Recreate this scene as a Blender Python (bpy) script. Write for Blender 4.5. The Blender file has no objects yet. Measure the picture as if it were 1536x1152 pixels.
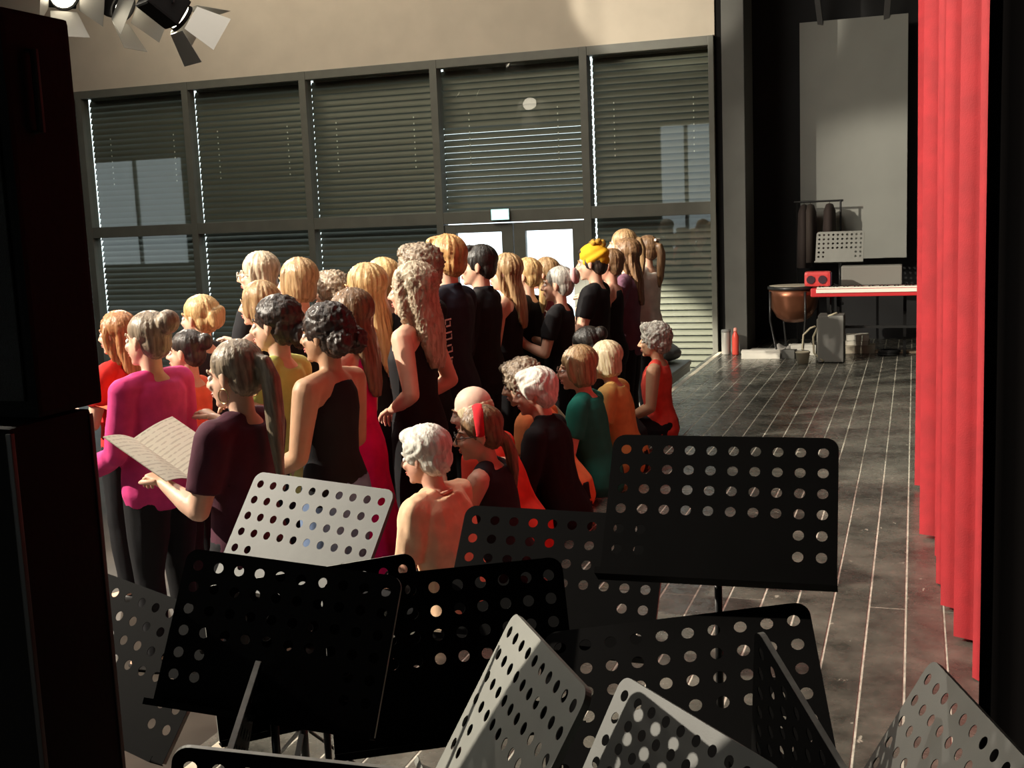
import bpy, bmesh, math, random
from mathutils import Vector, Matrix, noise
from mathutils.geometry import delaunay_2d_cdt
random.seed(7)
SC = bpy.context.scene
COL = SC.collection
R = math.radians
PI = math.pi

# ------------------------------------------------------------------ camera
def make_camera():
    yaw, pit, rol = R(19.19), R(8.2), R(-2.36)
    f = Vector((-math.sin(yaw)*math.cos(pit), math.cos(yaw)*math.cos(pit), -math.sin(pit)))
    r = Vector((math.cos(yaw), math.sin(yaw), 0)); u = r.cross(f)
    r, u = r*math.cos(rol)+u*math.sin(rol), u*math.cos(rol)-r*math.sin(rol)
    cd = bpy.data.cameras.new('camera'); c = bpy.data.objects.new('camera', cd); COL.objects.link(c)
    m = Matrix((r, u, -f)).transposed().to_4x4(); m.translation = (0, 0, 1.6)
    c.matrix_world = m
    cd.sensor_width = 36; cd.lens = 36*1750/1536; cd.clip_start = .05; cd.clip_end = 200
    SC.camera = c
make_camera()

# ------------------------------------------------------------------ world, lamps, exposure
w = bpy.data.worlds.new('daylight'); SC.world = w; w.use_nodes = True
bg = w.node_tree.nodes['Background']; bg.inputs[0].default_value = (.80, .93, 1, 1); bg.inputs[1].default_value = 2.6
SC.view_settings.view_transform = 'Standard'; SC.view_settings.look = 'None'
SC.view_settings.gamma = 1; SC.view_settings.use_curve_mapping = False
SC.view_settings.exposure = 0.2
SC.cycles.use_denoising = True
SC.cycles.max_bounces = 7
SC.cycles.sample_clamp_indirect = 4

def spot(name, loc, target, watts, size, blend=.35, col=(1, .91, .76), rad=.05):
    l = bpy.data.lights.new(name, 'SPOT'); l.energy = watts; l.color = col
    l.spot_size = R(size); l.spot_blend = blend; l.shadow_soft_size = rad
    o = bpy.data.objects.new(name, l); COL.objects.link(o); o.location = Vector(loc)+(Vector(target)-Vector(loc)).normalized()*.04
    o.rotation_euler = (Vector(target)-Vector(loc)).to_track_quat('-Z', 'Y').to_euler()
    return o
# two bars of theatre lanterns hang in the hall; (lantern position, aim, watts, cone)
LANTERNS = [((-6.74, 8.40, 3.56), (-2.9, 5.6, 1.0), 600, 55),
            ((-6.33, 8.67, 3.46), (-2.2, 8.6, .9), 800, 52),
            ((-5.62, 8.45, 3.27), (-3.0, 13.0, -.35), 5600, 22),
            ((-8.0, 2.45, 4.7), (-2.4, 5.0, .9), 4200, 62),
            ((-7.9, 4.2, 4.7), (-2.5, 8.2, .9), 1500, 36),
            ((-8.3, 3.0, 5.0), (-.8, 12.6, .9), 3800, 19),
            ((-7.5, 6.5, 5.0), (-2.75, 13.0, 3.95), 2200, 12)]  # last one: unseen lantern added to make the bright patch on the upper wall
for i, (a, b, e, s) in enumerate(LANTERNS):
    spot('lantern_beam', a, b, e, s)
# unseen fill lamps added: one on the upper plaster, one over the hall
def panel(name, loc, target, watts, sx, sy, col):
    hl = bpy.data.lights.new(name, 'AREA'); hl.energy = watts; hl.color = col; hl.shape = 'RECTANGLE'; hl.size = sx; hl.size_y = sy
    ho = bpy.data.objects.new(name, hl); COL.objects.link(ho); ho.location = loc
    ho.rotation_euler = (Vector(target)-Vector(loc)).to_track_quat('-Z', 'Y').to_euler()
panel('cove_light', (-6, 9.0, 5.6), (-3, 13, 4.2), 150, 8, .3, (1, .88, .70))
panel('ceiling_panel', (-4.2, 5.5, 5.95), (-4.2, 5.5, 0), 225, 2.5, 6, (1, .94, .84))

# ------------------------------------------------------------------ materials
MATS = {}
def mat(name, col, rough=.6, metal=0., var=0., vscale=8., bump=0., bscale=60., emit=None, estr=1., stretch=None, spec=.5, sheen=0., col2=None):
    if name in MATS: return MATS[name]
    m = bpy.data.materials.new(name); m.use_nodes = True; nt = m.node_tree
    b = nt.nodes['Principled BSDF']
    b.inputs['Base Color'].default_value = (*col, 1); b.inputs['Roughness'].default_value = rough
    b.inputs['Metallic'].default_value = metal; b.inputs['Specular IOR Level'].default_value = spec
    if sheen: b.inputs['Sheen Weight'].default_value = sheen
    if emit:
        b.inputs['Emission Color'].default_value = (*emit, 1); b.inputs['Emission Strength'].default_value = estr
    if var or bump or col2:
        tc = nt.nodes.new('ShaderNodeTexCoord'); mp = nt.nodes.new('ShaderNodeMapping')
        nt.links.new(tc.outputs['Object'], mp.inputs[0])
        if stretch: mp.inputs['Scale'].default_value = stretch
    if var or col2:
        n = nt.nodes.new('ShaderNodeTexNoise'); n.inputs['Scale'].default_value = vscale; n.inputs['Detail'].default_value = 4
        nt.links.new(mp.outputs[0], n.inputs['Vector'])
        cr = nt.nodes.new('ShaderNodeValToRGB')
        c2 = col2 if col2 else tuple(min(1, c*(1+var)) for c in col)
        c1 = col if col2 else tuple(c*(1-var) for c in col)
        cr.color_ramp.elements[0].color = (*c1, 1); cr.color_ramp.elements[1].color = (*c2, 1)
        cr.color_ramp.elements[0].position = .32; cr.color_ramp.elements[1].position = .68
        nt.links.new(n.outputs['Fac'], cr.inputs[0]); nt.links.new(cr.outputs[0], b.inputs['Base Color'])
    if bump:
        n2 = nt.nodes.new('ShaderNodeTexNoise'); n2.inputs['Scale'].default_value = bscale; n2.inputs['Detail'].default_value = 3
        nt.links.new(mp.outputs[0], n2.inputs['Vector'])
        bp = nt.nodes.new('ShaderNodeBump'); bp.inputs['Strength'].default_value = bump; bp.inputs['Distance'].default_value = .01
        nt.links.new(n2.outputs['Fac'], bp.inputs['Height']); nt.links.new(bp.outputs[0], b.inputs['Normal'])
    MATS[name] = m; return m

def stage_floor_mat():
    m = bpy.data.materials.new('stage_paint'); m.use_nodes = True; nt = m.node_tree; b = nt.nodes['Principled BSDF']
    tc = nt.nodes.new('ShaderNodeTexCoord')
    geo = nt.nodes.new('ShaderNodeNewGeometry')
    def nz(scale, det, rough=.55, sc=(1, 1, 1)):
        mp = nt.nodes.new('ShaderNodeMapping'); mp.inputs['Scale'].default_value = sc
        nt.links.new(geo.outputs['Position'], mp.inputs[0])
        n = nt.nodes.new('ShaderNodeTexNoise'); n.inputs['Scale'].default_value = scale; n.inputs['Detail'].default_value = det; n.inputs['Roughness'].default_value = rough
        nt.links.new(mp.outputs[0], n.inputs['Vector']); return n
    n1 = nz(3.0, 8, .7); n2 = nz(11, 5, .65); n3 = nz(16, 6, .6, (1, .55, 1))
    r1 = nt.nodes.new('ShaderNodeValToRGB'); e = r1.color_ramp.elements
    e[0].position = .35; e[0].color = (.040, .040, .034, 1); e[1].position = .72; e[1].color = (.19, .185, .155, 1)
    nt.links.new(n1.outputs['Fac'], r1.inputs[0])
    r2 = nt.nodes.new('ShaderNodeValToRGB'); e = r2.color_ramp.elements       # scuffs and flakes of worn paint
    e[0].position = .665; e[0].color = (0, 0, 0, 1); e[1].position = .70; e[1].color = (1, 1, 1, 1)
    nt.links.new(n3.outputs['Fac'], r2.inputs[0])
    mx = nt.nodes.new('ShaderNodeMix'); mx.data_type = 'RGBA'
    nt.links.new(r2.outputs[0], mx.inputs['Factor']); nt.links.new(r1.outputs[0], mx.inputs['A']); mx.inputs['B'].default_value = (.42, .40, .33, 1)
    nt.links.new(mx.outputs['Result'], b.inputs['Base Color'])
    mr = nt.nodes.new('ShaderNodeMapRange'); mr.inputs['From Min'].default_value = .3; mr.inputs['From Max'].default_value = .7
    mr.inputs['To Min'].default_value = .16; mr.inputs['To Max'].default_value = .36
    nt.links.new(n2.outputs['Fac'], mr.inputs[0]); nt.links.new(mr.outputs[0], b.inputs['Roughness'])
    bp = nt.nodes.new('ShaderNodeBump'); bp.inputs['Strength'].default_value = .12; bp.inputs['Distance'].default_value = .01
    nt.links.new(n1.outputs['Fac'], bp.inputs['Height']); nt.links.new(bp.outputs[0], b.inputs['Normal'])
    return m
def glass_mat(name='window_glass', tint=(.96, .97, .94), ior=1.62):
    m = bpy.data.materials.new(name); m.use_nodes = True; nt = m.node_tree; nt.nodes.clear()
    o = nt.nodes.new('ShaderNodeOutputMaterial'); t = nt.nodes.new('ShaderNodeBsdfTransparent'); g = nt.nodes.new('ShaderNodeBsdfGlossy')
    t.inputs[0].default_value = (*tint, 1); g.inputs['Roughness'].default_value = .015
    f = nt.nodes.new('ShaderNodeFresnel'); f.inputs[0].default_value = ior
    ge = nt.nodes.new('ShaderNodeNewGeometry'); iv = nt.nodes.new('ShaderNodeMath'); iv.operation = 'SUBTRACT'; iv.inputs[0].default_value = 1; nt.links.new(ge.outputs['Backfacing'], iv.inputs[1])
    mu = nt.nodes.new('ShaderNodeMath'); mu.operation = 'MULTIPLY'; nt.links.new(f.outputs[0], mu.inputs[0]); nt.links.new(iv.outputs[0], mu.inputs[1])   # the inner face of the pane adds no second mirror image
    x = nt.nodes.new('ShaderNodeMixShader'); nt.links.new(mu.outputs[0], x.inputs[0]); nt.links.new(t.outputs[0], x.inputs[1]); nt.links.new(g.outputs[0], x.inputs[2])
    nt.links.new(x.outputs[0], o.inputs[0]); return m
def print_mat(name, paper, ink, scale):
    m = bpy.data.materials.new(name); m.use_nodes = True; nt = m.node_tree; b = nt.nodes['Principled BSDF']; b.inputs['Roughness'].default_value = .8
    tc = nt.nodes.new('ShaderNodeTexCoord')
    wv = nt.nodes.new('ShaderNodeTexWave'); wv.bands_direction = 'Y'; wv.inputs['Scale'].default_value = scale; wv.inputs['Distortion'].default_value = 0
    nt.links.new(tc.outputs['Object'], wv.inputs['Vector'])
    mp = nt.nodes.new('ShaderNodeMapping'); mp.inputs['Scale'].default_value = (1, 1, 1); nt.links.new(tc.outputs['Object'], mp.inputs[0])
    n = nt.nodes.new('ShaderNodeTexNoise'); n.inputs['Scale'].default_value = 45; nt.links.new(mp.outputs[0], n.inputs['Vector'])
    mu = nt.nodes.new('ShaderNodeMath'); mu.operation = 'MULTIPLY'; nt.links.new(wv.outputs['Fac'], mu.inputs[0]); nt.links.new(n.outputs['Fac'], mu.inputs[1])
    cr = nt.nodes.new('ShaderNodeValToRGB'); e = cr.color_ramp.elements
    e[0].position = .38; e[0].color = (*paper, 1); e[1].position = .46; e[1].color = (*ink, 1)
    nt.links.new(mu.outputs[0], cr.inputs[0]); nt.links.new(cr.outputs[0], b.inputs['Base Color']); return m

M = {}
M['stage'] = stage_floor_mat()
M['joint'] = mat('pale_joint_dust', (.52, .50, .42), .7, var=.3, vscale=20)
M['edge'] = mat('worn_edge_wood', (.62, .55, .42), .55, var=.2, vscale=12)
M['black'] = mat('black_matt', (.004, .0036, .0036), .85, bump=.1, spec=.2)
M['blackwall'] = mat('black_stage_wall', (.012, .012, .013), .7, var=.3, vscale=2)
M['plaster'] = mat('beige_plaster', (.52, .46, .37), .9, var=.05, vscale=3, bump=.05)
M['hallfloor'] = mat('dark_hall_floor', (.05, .04, .032), .4, var=.3, vscale=3)
M['ceil'] = mat('hall_ceiling', (.20, .17, .13), .9, var=.1)
M['hallwall'] = mat('hall_wall_paint', (.24, .2, .155), .9, var=.1, vscale=2)
M['frame'] = mat('window_frame_paint', (.12, .122, .10), .5, var=.08, vscale=6)
M['slat'] = mat('blind_slat_metal', (.105, .108, .088), .45, .1, var=.08, vscale=2)
M['glass'] = glass_mat()
M['column'] = mat('grey_column', (.10, .10, .09), .7, var=.1, vscale=3)
M['screen'] = mat('grey_screen', (.36, .365, .335), .8, var=.05, vscale=2)
M['curtain'] = mat('red_velvet', (.37, .013, .019), .8, var=.12, vscale=12, bump=.15, bscale=200)
M['drape'] = mat('black_velvet', (.0025, .002, .002), .95, spec=.05)
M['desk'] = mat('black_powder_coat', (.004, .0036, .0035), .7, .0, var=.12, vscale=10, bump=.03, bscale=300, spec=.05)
M['desk_dark'] = mat('dark_grey_powder_coat', (.055, .054, .048), .5, .0, var=.1, vscale=10, bump=.03, bscale=300, spec=.3)  # grey coat darkened to stand in for shade on the corner stand
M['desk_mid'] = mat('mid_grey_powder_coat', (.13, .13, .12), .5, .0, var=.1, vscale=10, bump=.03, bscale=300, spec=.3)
M['rim'] = mat('worn_desk_rim', (.26, .255, .23), .45, .2, var=.2, vscale=30)  # worn metal, made paler so the edge highlight sits in the colour
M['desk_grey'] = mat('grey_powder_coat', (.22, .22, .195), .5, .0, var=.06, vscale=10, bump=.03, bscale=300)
M['dark_case'] = mat('dark_case_vinyl', (.03, .03, .028), .5, var=.2)
M['tube'] = mat('black_steel_tube', (.03, .03, .03), .35, .5)
M['rubber'] = mat('black_rubber', (.012, .012, .012), .7)
M['paper'] = mat('white_paper', (.80, .76, .66), .8, var=.03)
M['print'] = print_mat('printed_sheet', (.78, .74, .60), (.60, .55, .44), 15)

# ------------------------------------------------------------------ mesh builder
def frame_of(d):
    d = d.normalized(); a = Vector((0, 0, 1)) if abs(d.z) < .9 else Vector((1, 0, 0))
    x = a.cross(d).normalized(); return x, d.cross(x)
class MB:
    def __init__(s): s.v = []; s.f = []
    def add(s, vs, fs):
        n = len(s.v); s.v += [tuple(v) for v in vs]; s.f += [tuple(n+i for i in f) for f in fs]; return s
    def box(s, c, d, m=None, bev=0.):
        x, y, z = (a/2 for a in d)
        if bev > 0:
            b = min(bev, x*.9, y*.9, z*.9); vs = []; 
            bm = bmesh.new(); bmesh.ops.create_cube(bm, size=1)
            for v in bm.verts: v.co = Vector((v.co.x*d[0], v.co.y*d[1], v.co.z*d[2]))
            bmesh.ops.bevel(bm, geom=bm.edges[:], offset=b, segments=2, profile=.7, affect='EDGES')
            bm.verts.index_update()
            vs = [v.co+Vector(c) for v in bm.verts]; fs = [[v.index for v in f.verts] for f in bm.faces]; bm.free()
        else:
            vs = [Vector(c)+Vector((i*x, j*y, k*z)) for i in (-1, 1) for j in (-1, 1) for k in (-1, 1)]
            fs = [(0, 1, 3, 2), (4, 6, 7, 5), (0, 4, 5, 1), (2, 3, 7, 6), (0, 2, 6, 4), (1, 5, 7, 3)]
        if m: vs = [m @ v for v in vs]
        return s.add(vs, fs)
    def bar(s, a, b, wd, th, up=Vector((0, 0, 1))):
        a = Vector(a); b = Vector(b); d = (b-a).normalized(); x = up.cross(d)
        x = x.normalized() if x.length > 1e-4 else Vector((1, 0, 0)); y = d.cross(x)
        vs = [p+x*i*wd/2+y*j*th/2 for p in (a, b) for i, j in ((-1, -1), (1, -1), (1, 1), (-1, 1))]
        return s.add(vs, [(0, 1, 2, 3), (7, 6, 5, 4), (0, 4, 5, 1), (1, 5, 6, 2), (2, 6, 7, 3), (3, 7, 4, 0)])
    def loft(s, rings, seg=16, cap=True):
        """rings: (centre, axis_a*ra, axis_b*rb)"""
        vs = []; fs = []
        for c, a, b in rings:
            for k in range(seg):
                t = 2*PI*k/seg; vs.append(Vector(c)+Vector(a)*math.cos(t)+Vector(b)*math.sin(t))
        n = len(rings)
        for i in range(n-1):
            for k in range(seg):
                k2 = (k+1) % seg; fs.append((i*seg+k, i*seg+k2, (i+1)*seg+k2, (i+1)*seg+k))
        if cap: fs.append(tuple(reversed(range(seg)))); fs.append(tuple((n-1)*seg+k for k in range(seg)))
        return s.add(vs, fs)
    def tube(s, pts, rad, seg=10, round_=False):
        pts = [Vector(p) for p in pts]; n = len(pts)
        rad = [rad]*n if not hasattr(rad, '__len__') else list(rad)
        if round_:
            d0 = (pts[0]-pts[1]).normalized(); d1 = (pts[-1]-pts[-2]).normalized()
            pts = [pts[0]+d0*rad[0]*.9, pts[0]+d0*rad[0]*.6]+pts+[pts[-1]+d1*rad[-1]*.6, pts[-1]+d1*rad[-1]*.9]
            rad = [rad[0]*.4, rad[0]*.8]+rad+[rad[-1]*.8, rad[-1]*.4]; n = len(pts)
        rings = []; x = None
        for i in range(n):
            d = (pts[min(i+1, n-1)]-pts[max(i-1, 0)]).normalized()
            if x is None: x, y = frame_of(d)
            else:
                x = (x-d*x.dot(d)); x = x.normalized() if x.length > 1e-5 else frame_of(d)[0]; y = d.cross(x)
            rings.append((pts[i], x*rad[i], y*rad[i]))
        return s.loft(rings, seg)
    def ell(s, c, r, m=None, seg=16, rg=10):
        c = Vector(c); vs = []; fs = []
        vs.append(Vector((0, 0, -1)))
        for i in range(1, rg):
            p = -PI/2+PI*i/rg
            for k in range(seg):
                t = 2*PI*k/seg; vs.append(Vector((math.cos(p)*math.cos(t), math.cos(p)*math.sin(t), math.sin(p))))
        vs.append(Vector((0, 0, 1)))
        for k in range(seg): fs.append((0, 1+(k+1) % seg, 1+k))
        for i in range(rg-2):
            for k in range(seg):
                k2 = (k+1) % seg; a = 1+i*seg; fs.append((a+k, a+k2, a+seg+k2, a+seg+k))
        a = 1+(rg-2)*seg
        for k in range(seg): fs.append((a+k, a+(k+1) % seg, len(vs)-1))
        out = [c+Vector((v.x*r[0], v.y*r[1], v.z*r[2])) for v in vs]
        if m: out = [m @ v for v in out]
        return s.add(out, fs)
    def lathe(s, prof, seg=24, c=(0, 0, 0)):
        return s.loft([(Vector(c)+Vector((0, 0, z)), Vector((r, 0, 0)), Vector((0, r, 0))) for r, z in prof], seg)
    def torus(s, c, nrm, R_, r, seg=24, sec=8):
        x, y = frame_of(Vector(nrm)); nrm = Vector(nrm).normalized(); vs = []; fs = []
        for i in range(seg):
            t = 2*PI*i/seg; d = x*math.cos(t)+y*math.sin(t)
            for k in range(sec):
                q = 2*PI*k/sec; vs.append(Vector(c)+d*(R_+r*math.cos(q))+nrm*r*math.sin(q))
        for i in range(seg):
            for k in range(sec):
                fs.append((i*sec+k, i*sec+(k+1) % sec, ((i+1) % seg)*sec+(k+1) % sec, ((i+1) % seg)*sec+k))
        return s.add(vs, fs)
    def prism(s, poly, h, m=None):
        n = len(poly); vs = [Vector((x, y, 0)) for x, y in poly]+[Vector((x, y, h)) for x, y in poly]
        fs = [tuple(reversed(range(n))), tuple(range(n, 2*n))]+[(i, (i+1) % n, n+(i+1) % n, n+i) for i in range(n)]
        if m: vs = [m @ v for v in vs]
        return s.add(vs, fs)
    def mesh(s, name, smooth=False):
        me = bpy.data.meshes.new(name); me.from_pydata(s.v, [], s.f); me.validate()
        bm = bmesh.new(); bm.from_mesh(me); bmesh.ops.recalc_face_normals(bm, faces=bm.faces[:]); bm.to_mesh(me); bm.free()
        if smooth: shade(me)
        return me
    def build(s, name, m, parent=None, smooth=False, autos=False):
        me = s.mesh(name, smooth or autos)
        if autos: me.set_sharp_from_angle(angle=R(40))
        return ob(name, me, m, parent)
def shade(me): me.polygons.foreach_set('use_smooth', [True]*len(me.polygons))
def ob(name, me, m, parent=None, mw=None):
    o = bpy.data.objects.new(name, me); COL.objects.link(o)
    if m is not None and me is not None:
        if len(me.materials) == 0: me.materials.append(m)
        elif me.materials[0] is not m:
            o.material_slots[0].link = 'OBJECT'; o.material_slots[0].material = m
    if parent: o.parent = parent
    if mw is not None: o.matrix_local = mw
    return o
def empty(name, loc=(0, 0, 0), rz=0., sc=1.):
    o = bpy.data.objects.new(name, None); COL.objects.link(o); o.location = loc; o.rotation_euler = (0, 0, rz); o.scale = (sc,)*3
    o.empty_display_size = .1; return o
def tag(o, label=None, cat=None, group=None, kind=None):
    if label: o['label'] = label
    if cat: o['category'] = cat
    if group: o['group'] = group
    if kind: o['kind'] = kind
    return o
def struct(name, mb, m, label=None, cat=None, **k):
    o = mb.build(name, m, **k); o['kind'] = 'structure'
    if label: tag(o, label, cat)
    return o
ZH = -.40          # hall floor level, stage floor is 0
XE = -2.05         # stage edge
YW = 13.0          # window wall

# ------------------------------------------------------------------ the shell
struct('floor', MB().box((-14.0, 4, ZH-.05), (24, 18.4, .1)), M['hallfloor'], 'dark hall floor below the stage', 'floor')
fs = struct('floor_stage', MB().box((.975, 4.6, -.2015), (6.05, 19.2, .40)), M['joint'], 'black painted plank stage floor with pale worn joints', 'floor')
PW = .139
plank_me = MB().box((0, 0, 0), (PW-.0075, 4.78, .012), bev=.002).mesh('plank'); plank_me.materials.append(M['stage'])
x = -.021-14*PW-PW/2; k = 0
while x < 1.4:
    for j in range(4):
        o = ob('plank', plank_me, M['stage'], fs); o.location = (x, -2.5+4.785*j+(1.1 if k % 2 else 0), -.0055-.0006*((k*7+j*3) % 3))
    x += PW; k += 1
MB().box((XE+.012, 5.4, -.012), (.045, 15.2, .03), bev=.006).build('edge_strip', M['edge'], fs)
struct('wall_stage_front', MB().box((XE+.02, 4, -.21), (.04, 18, .38)), M['black'], 'black riser under the stage edge', 'wall')
struct('ceiling', MB().box((-11, 4.5, 6.05), (31, 20, .1)), M['ceil'], 'dim hall ceiling', 'ceiling')
struct('wall_upper', MB().box((-14.03, YW+.1, 4.72), (23.95, .2, 2.58)), M['plaster'], 'beige plaster wall above the window band', 'wall')
struct('wall_window_end', MB().box((-19.85, YW+.1, 1.5), (12.3, .2, 3.86)), M['hallwall'], 'plain hall wall past the windows', 'wall')
struct('wall_left', MB().box((-26.05, 4, 2.8), (.1, 18.4, 6.5)), M['hallwall'], 'far side wall of the hall', 'wall')
# wall behind the camera with two daylight windows (they are mirrored in the panes opposite)
bw = MB(); yb = -5.05; zt, zb = 3.85, -.4
for a, b in ((-26, -24.5), (-21.1, -6.45), (-4.95, 4)): bw.box(((a+b)/2, yb, 2.8), (b-a, .1, 6.5))
for a, b, z0 in ((-24.5, -21.1, .5), (-6.45, -4.95, -.35)):
    bw.box(((a+b)/2, yb, (zt+6.05)/2), (b-a, .1, 6.05-zt)); bw.box(((a+b)/2, yb, (zb-.05+z0)/2), (b-a, .1, z0-zb+.05))
struct('wall_back', bw, M['hallwall'], 'hall wall behind the viewer with two windows', 'wall')
for n, (a, b, z0, bars) in enumerate(((-24.5, -21.1, .5, (-22.9,)), (-6.45, -4.95, -.35, (-5.7,)))):
    wn = empty('window_%d' % (n+20), ((a+b)/2, yb, z0)); wn['kind'] = 'structure'
    mm = MB(); cx = (a+b)/2; h = zt-z0
    for xx in (a+.04-cx, b-.04-cx): mm.box((xx, 0, h/2), (.08, .1, h))
    for zz in (.04, h-.04, 1.62-z0): mm.box((0, 0, zz), (b-a, .1, .08))
    for xb in bars: mm.box((xb-cx, 0, h/2), (.09, .1, h))
    mm.build('frame', M['frame'], wn)
    MB().box((0, .02, h/2), (b-a-.1, .008, h-.1)).build('glass_pane', M['glass'], wn)
struct('wall_right', MB().box((4.05, 4.5, 2.8), (.1, 20, 6.5)), M['blackwall'], 'black side wall of the stage', 'wall')
struct('wall_stage', MB().box((1.0, 14.35, 2.8), (6.1, .1, 6.5)), M['blackwall'], 'black wall at the far end of the stage', 'wall')
struct('wall_stage_return', MB().box((-2.08, 13.75, 2.8), (.1, 1.3, 6.5)), M['blackwall'], 'black return wall beside the stage', 'wall')
struct('ground_outside', MB().box((-10, 19, ZH-.06), (40, 11.5, .08)), mat('outside_paving', (.5, .5, .47), .9, var=.1), 'pale paving outside', 'ground')

# ------------------------------------------------------------------ window band
MUL = [-13.75, -12.0, -10.38, -8.76, -7.09, -5.37, -3.56, -2.06]
ZT, ZM = 3.43, 1.60
random.seed(11)
slat_cache = {}
def slat_mesh(L):
    key = round(L, 3)
    if key in slat_cache: return slat_cache[key]
    mb = MB(); prof = []
    for i in range(6):                                   # shallow arc with a rolled lip
        t = -1+2*i/5; prof.append((t*.044, .007*(1-t*t)))
    n = len(prof); vs = [(xx, y, z) for xx in (-L/2, L/2) for y, z in prof]; fs = [(i, i+1, n+i+1, n+i) for i in range(n-1)]
    mb.add(vs, fs); mb.add([(a, b, c-.0012) for a, b, c in vs], [tuple(reversed(f)) for f in fs])
    me = mb.mesh('slat', True); slat_cache[key] = me; return me
for i in range(7):
    a, b = MUL[i], MUL[i+1]; cx = (a+b)/2; wd = b-a; door = (i == 5)
    wn = empty('window_%d' % (i+1), (cx, YW, ZH)); wn['kind'] = 'structure'
    H0 = ZT-ZH; HM = ZM-ZH
    MB().box((-wd/2+.045, .02, H0/2), (.09, .16, H0), bev=.006).build('mullion', M['frame'], wn)
    if i == 6: MB().box((wd/2-.03, .02, H0/2), (.06, .16, H0), bev=.006).build('mullion', M['frame'], wn)
    MB().box((.045, .02, H0-.05), (wd-.09, .15, .10), bev=.006).build('head_rail', M['frame'], wn)
    MB().box((.045, .02, HM), (wd-.09, .15, .14), bev=.006).build('transom', M['frame'], wn)
    if not door:
        MB().box((.045, .02, .06), (wd-.09, .15, .12), bev=.006).build('sill', M['frame'], wn)
        MB().box((.045, 0, (.12+HM-.07)/2), (wd-.10, .008, HM-.19)).build('glass_pane', M['glass'], wn)
    MB().box((.045, 0, (HM+.07+H0-.10)/2), (wd-.10, .008, H0-.10-HM-.07)).build('glass_pane', M['glass'], wn)
    # external venetian blind
    bl = empty('venetian_blind', (cx+.045, YW+.16, ZH))
    tag(bl, ['closed venetian blind hidden behind the black loudspeaker, outermost', 'closed venetian blind at the far left behind the black loudspeaker',
        'venetian blind behind the pane with a bluish window reflection, beside the black loudspeaker', 'dark closed venetian blind, second bay from the loudspeaker',
        'dark closed venetian blind between the loudspeaker bays and the doors', 'short venetian blind above the glazed double doors',
        'pale lit venetian blind beside the grey stage column'][i], 'blind', 'venetian blinds in the window bays')
    MB().box((0, 0, H0-.08), (wd-.12, .07, .07)).build('blind_box', M['frame'], bl)
    L = wd-(.108 if i == 6 else .03); me = slat_mesh(L); z = H0-.15; k = 0
    low = HM+.02 if door else .1
    while z > low:
        o = ob('slat', me, M['slat'], bl); o.location = (0, .0, z)
        tilt = 66+random.uniform(-2, 2)
        if door and z < H0-.75: tilt = 56
        if i == 6: tilt = 62
        if z < HM and i < 5: tilt = 57
        o.rotation_euler = (R(tilt), 0, R(random.uniform(-.05, .05))); z -= .073; k += 1
    for fx in (-.3, .3):
        mb = MB()
        for q in range(9): mb.box((fx*wd, -.047, H0-.62-q*.073), (.012, .004, .018))
        mb.build('ladder_tape', mat('blind_tape', (.75, .76, .7), .6), bl)  # pale dashes standing in for daylight through the cord holes
    mb = MB()
    for q in range(int((H0-.2-low)/.055)): mb.box((-L/2-.012+.004*(q % 2), -.055, H0-.16-q*.055), (.012, .006, .046))
    mb.build('guide_chain', mat('blind_chain', (.62, .64, .58), .45, .3), bl)  # pale dashes added to give the daylight leak a jagged bright line
# glazed double door below the blind of bay six
a, b = MUL[5]+.09, MUL[6]; 
for n, (x0, x1, hx) in enumerate(((a, (a+b)/2, 1), ((a+b)/2, b, -1))):
    dr = empty('door_%d' % (n+1), ((x0+x1)/2, YW, ZH)); dr['kind'] = 'structure'
    dw = x1-x0-.012; hh = 1.92; mm = MB()
    for sx in (-1, 1): mm.box((sx*(dw/2-.07), 0, hh/2), (.14, .07, hh), bev=.005)
    mm.box((0, 0, hh-.05), (dw-.28, .07, .10), bev=.005); mm.box((0, 0, .16), (dw-.28, .07, .32), bev=.005)
    mm.build('leaf', M['frame'], dr)
    MB().box((0, 0, (.32+hh-.1)/2), (dw-.28, .01, hh-.42)).build('glass_pane', glass_mat('door_glass', (1, 1, 1), 1.45), dr)
    hb = MB().tube([(hx*(dw/2-.07), -.05, 1.0), (hx*(dw/2-.07), -.075, 1.03), (hx*(dw/2-.2), -.075, 1.03)], .011)
    hb.build('door_handle', mat('steel_handle', (.5, .5, .5), .3, 1.), dr)
ex = empty('exit_sign', (-4.545, YW-.10, 1.555)); tag(ex, 'small glowing pale green exit sign above the double doors', 'sign')
MB().box((0, 0, .065), (.23, .035, .135), bev=.006).build('housing', M['frame'], ex)
MB().box((0, -.0185, .065), (.215, .003, .12)).build('lit_panel', mat('exit_panel', (.5, .9, .85), .4, emit=(.45, .95, .9), estr=1.5), ex)
mb = MB(); mb.box((-.055, -.0212, .07), (.05, .002, .075)); mb.box((.03, -.0212, .065), (.07, .002, .014))
mb.add([(.06, -.0212, .04), (.06, -.0212, .09), (.095, -.0212, .065)], [(0, 1, 2)])
mb.build('pictogram', mat('exit_picto', (.9, 1, 1), .5, emit=(.9, 1, 1), estr=1.6), ex)

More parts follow.
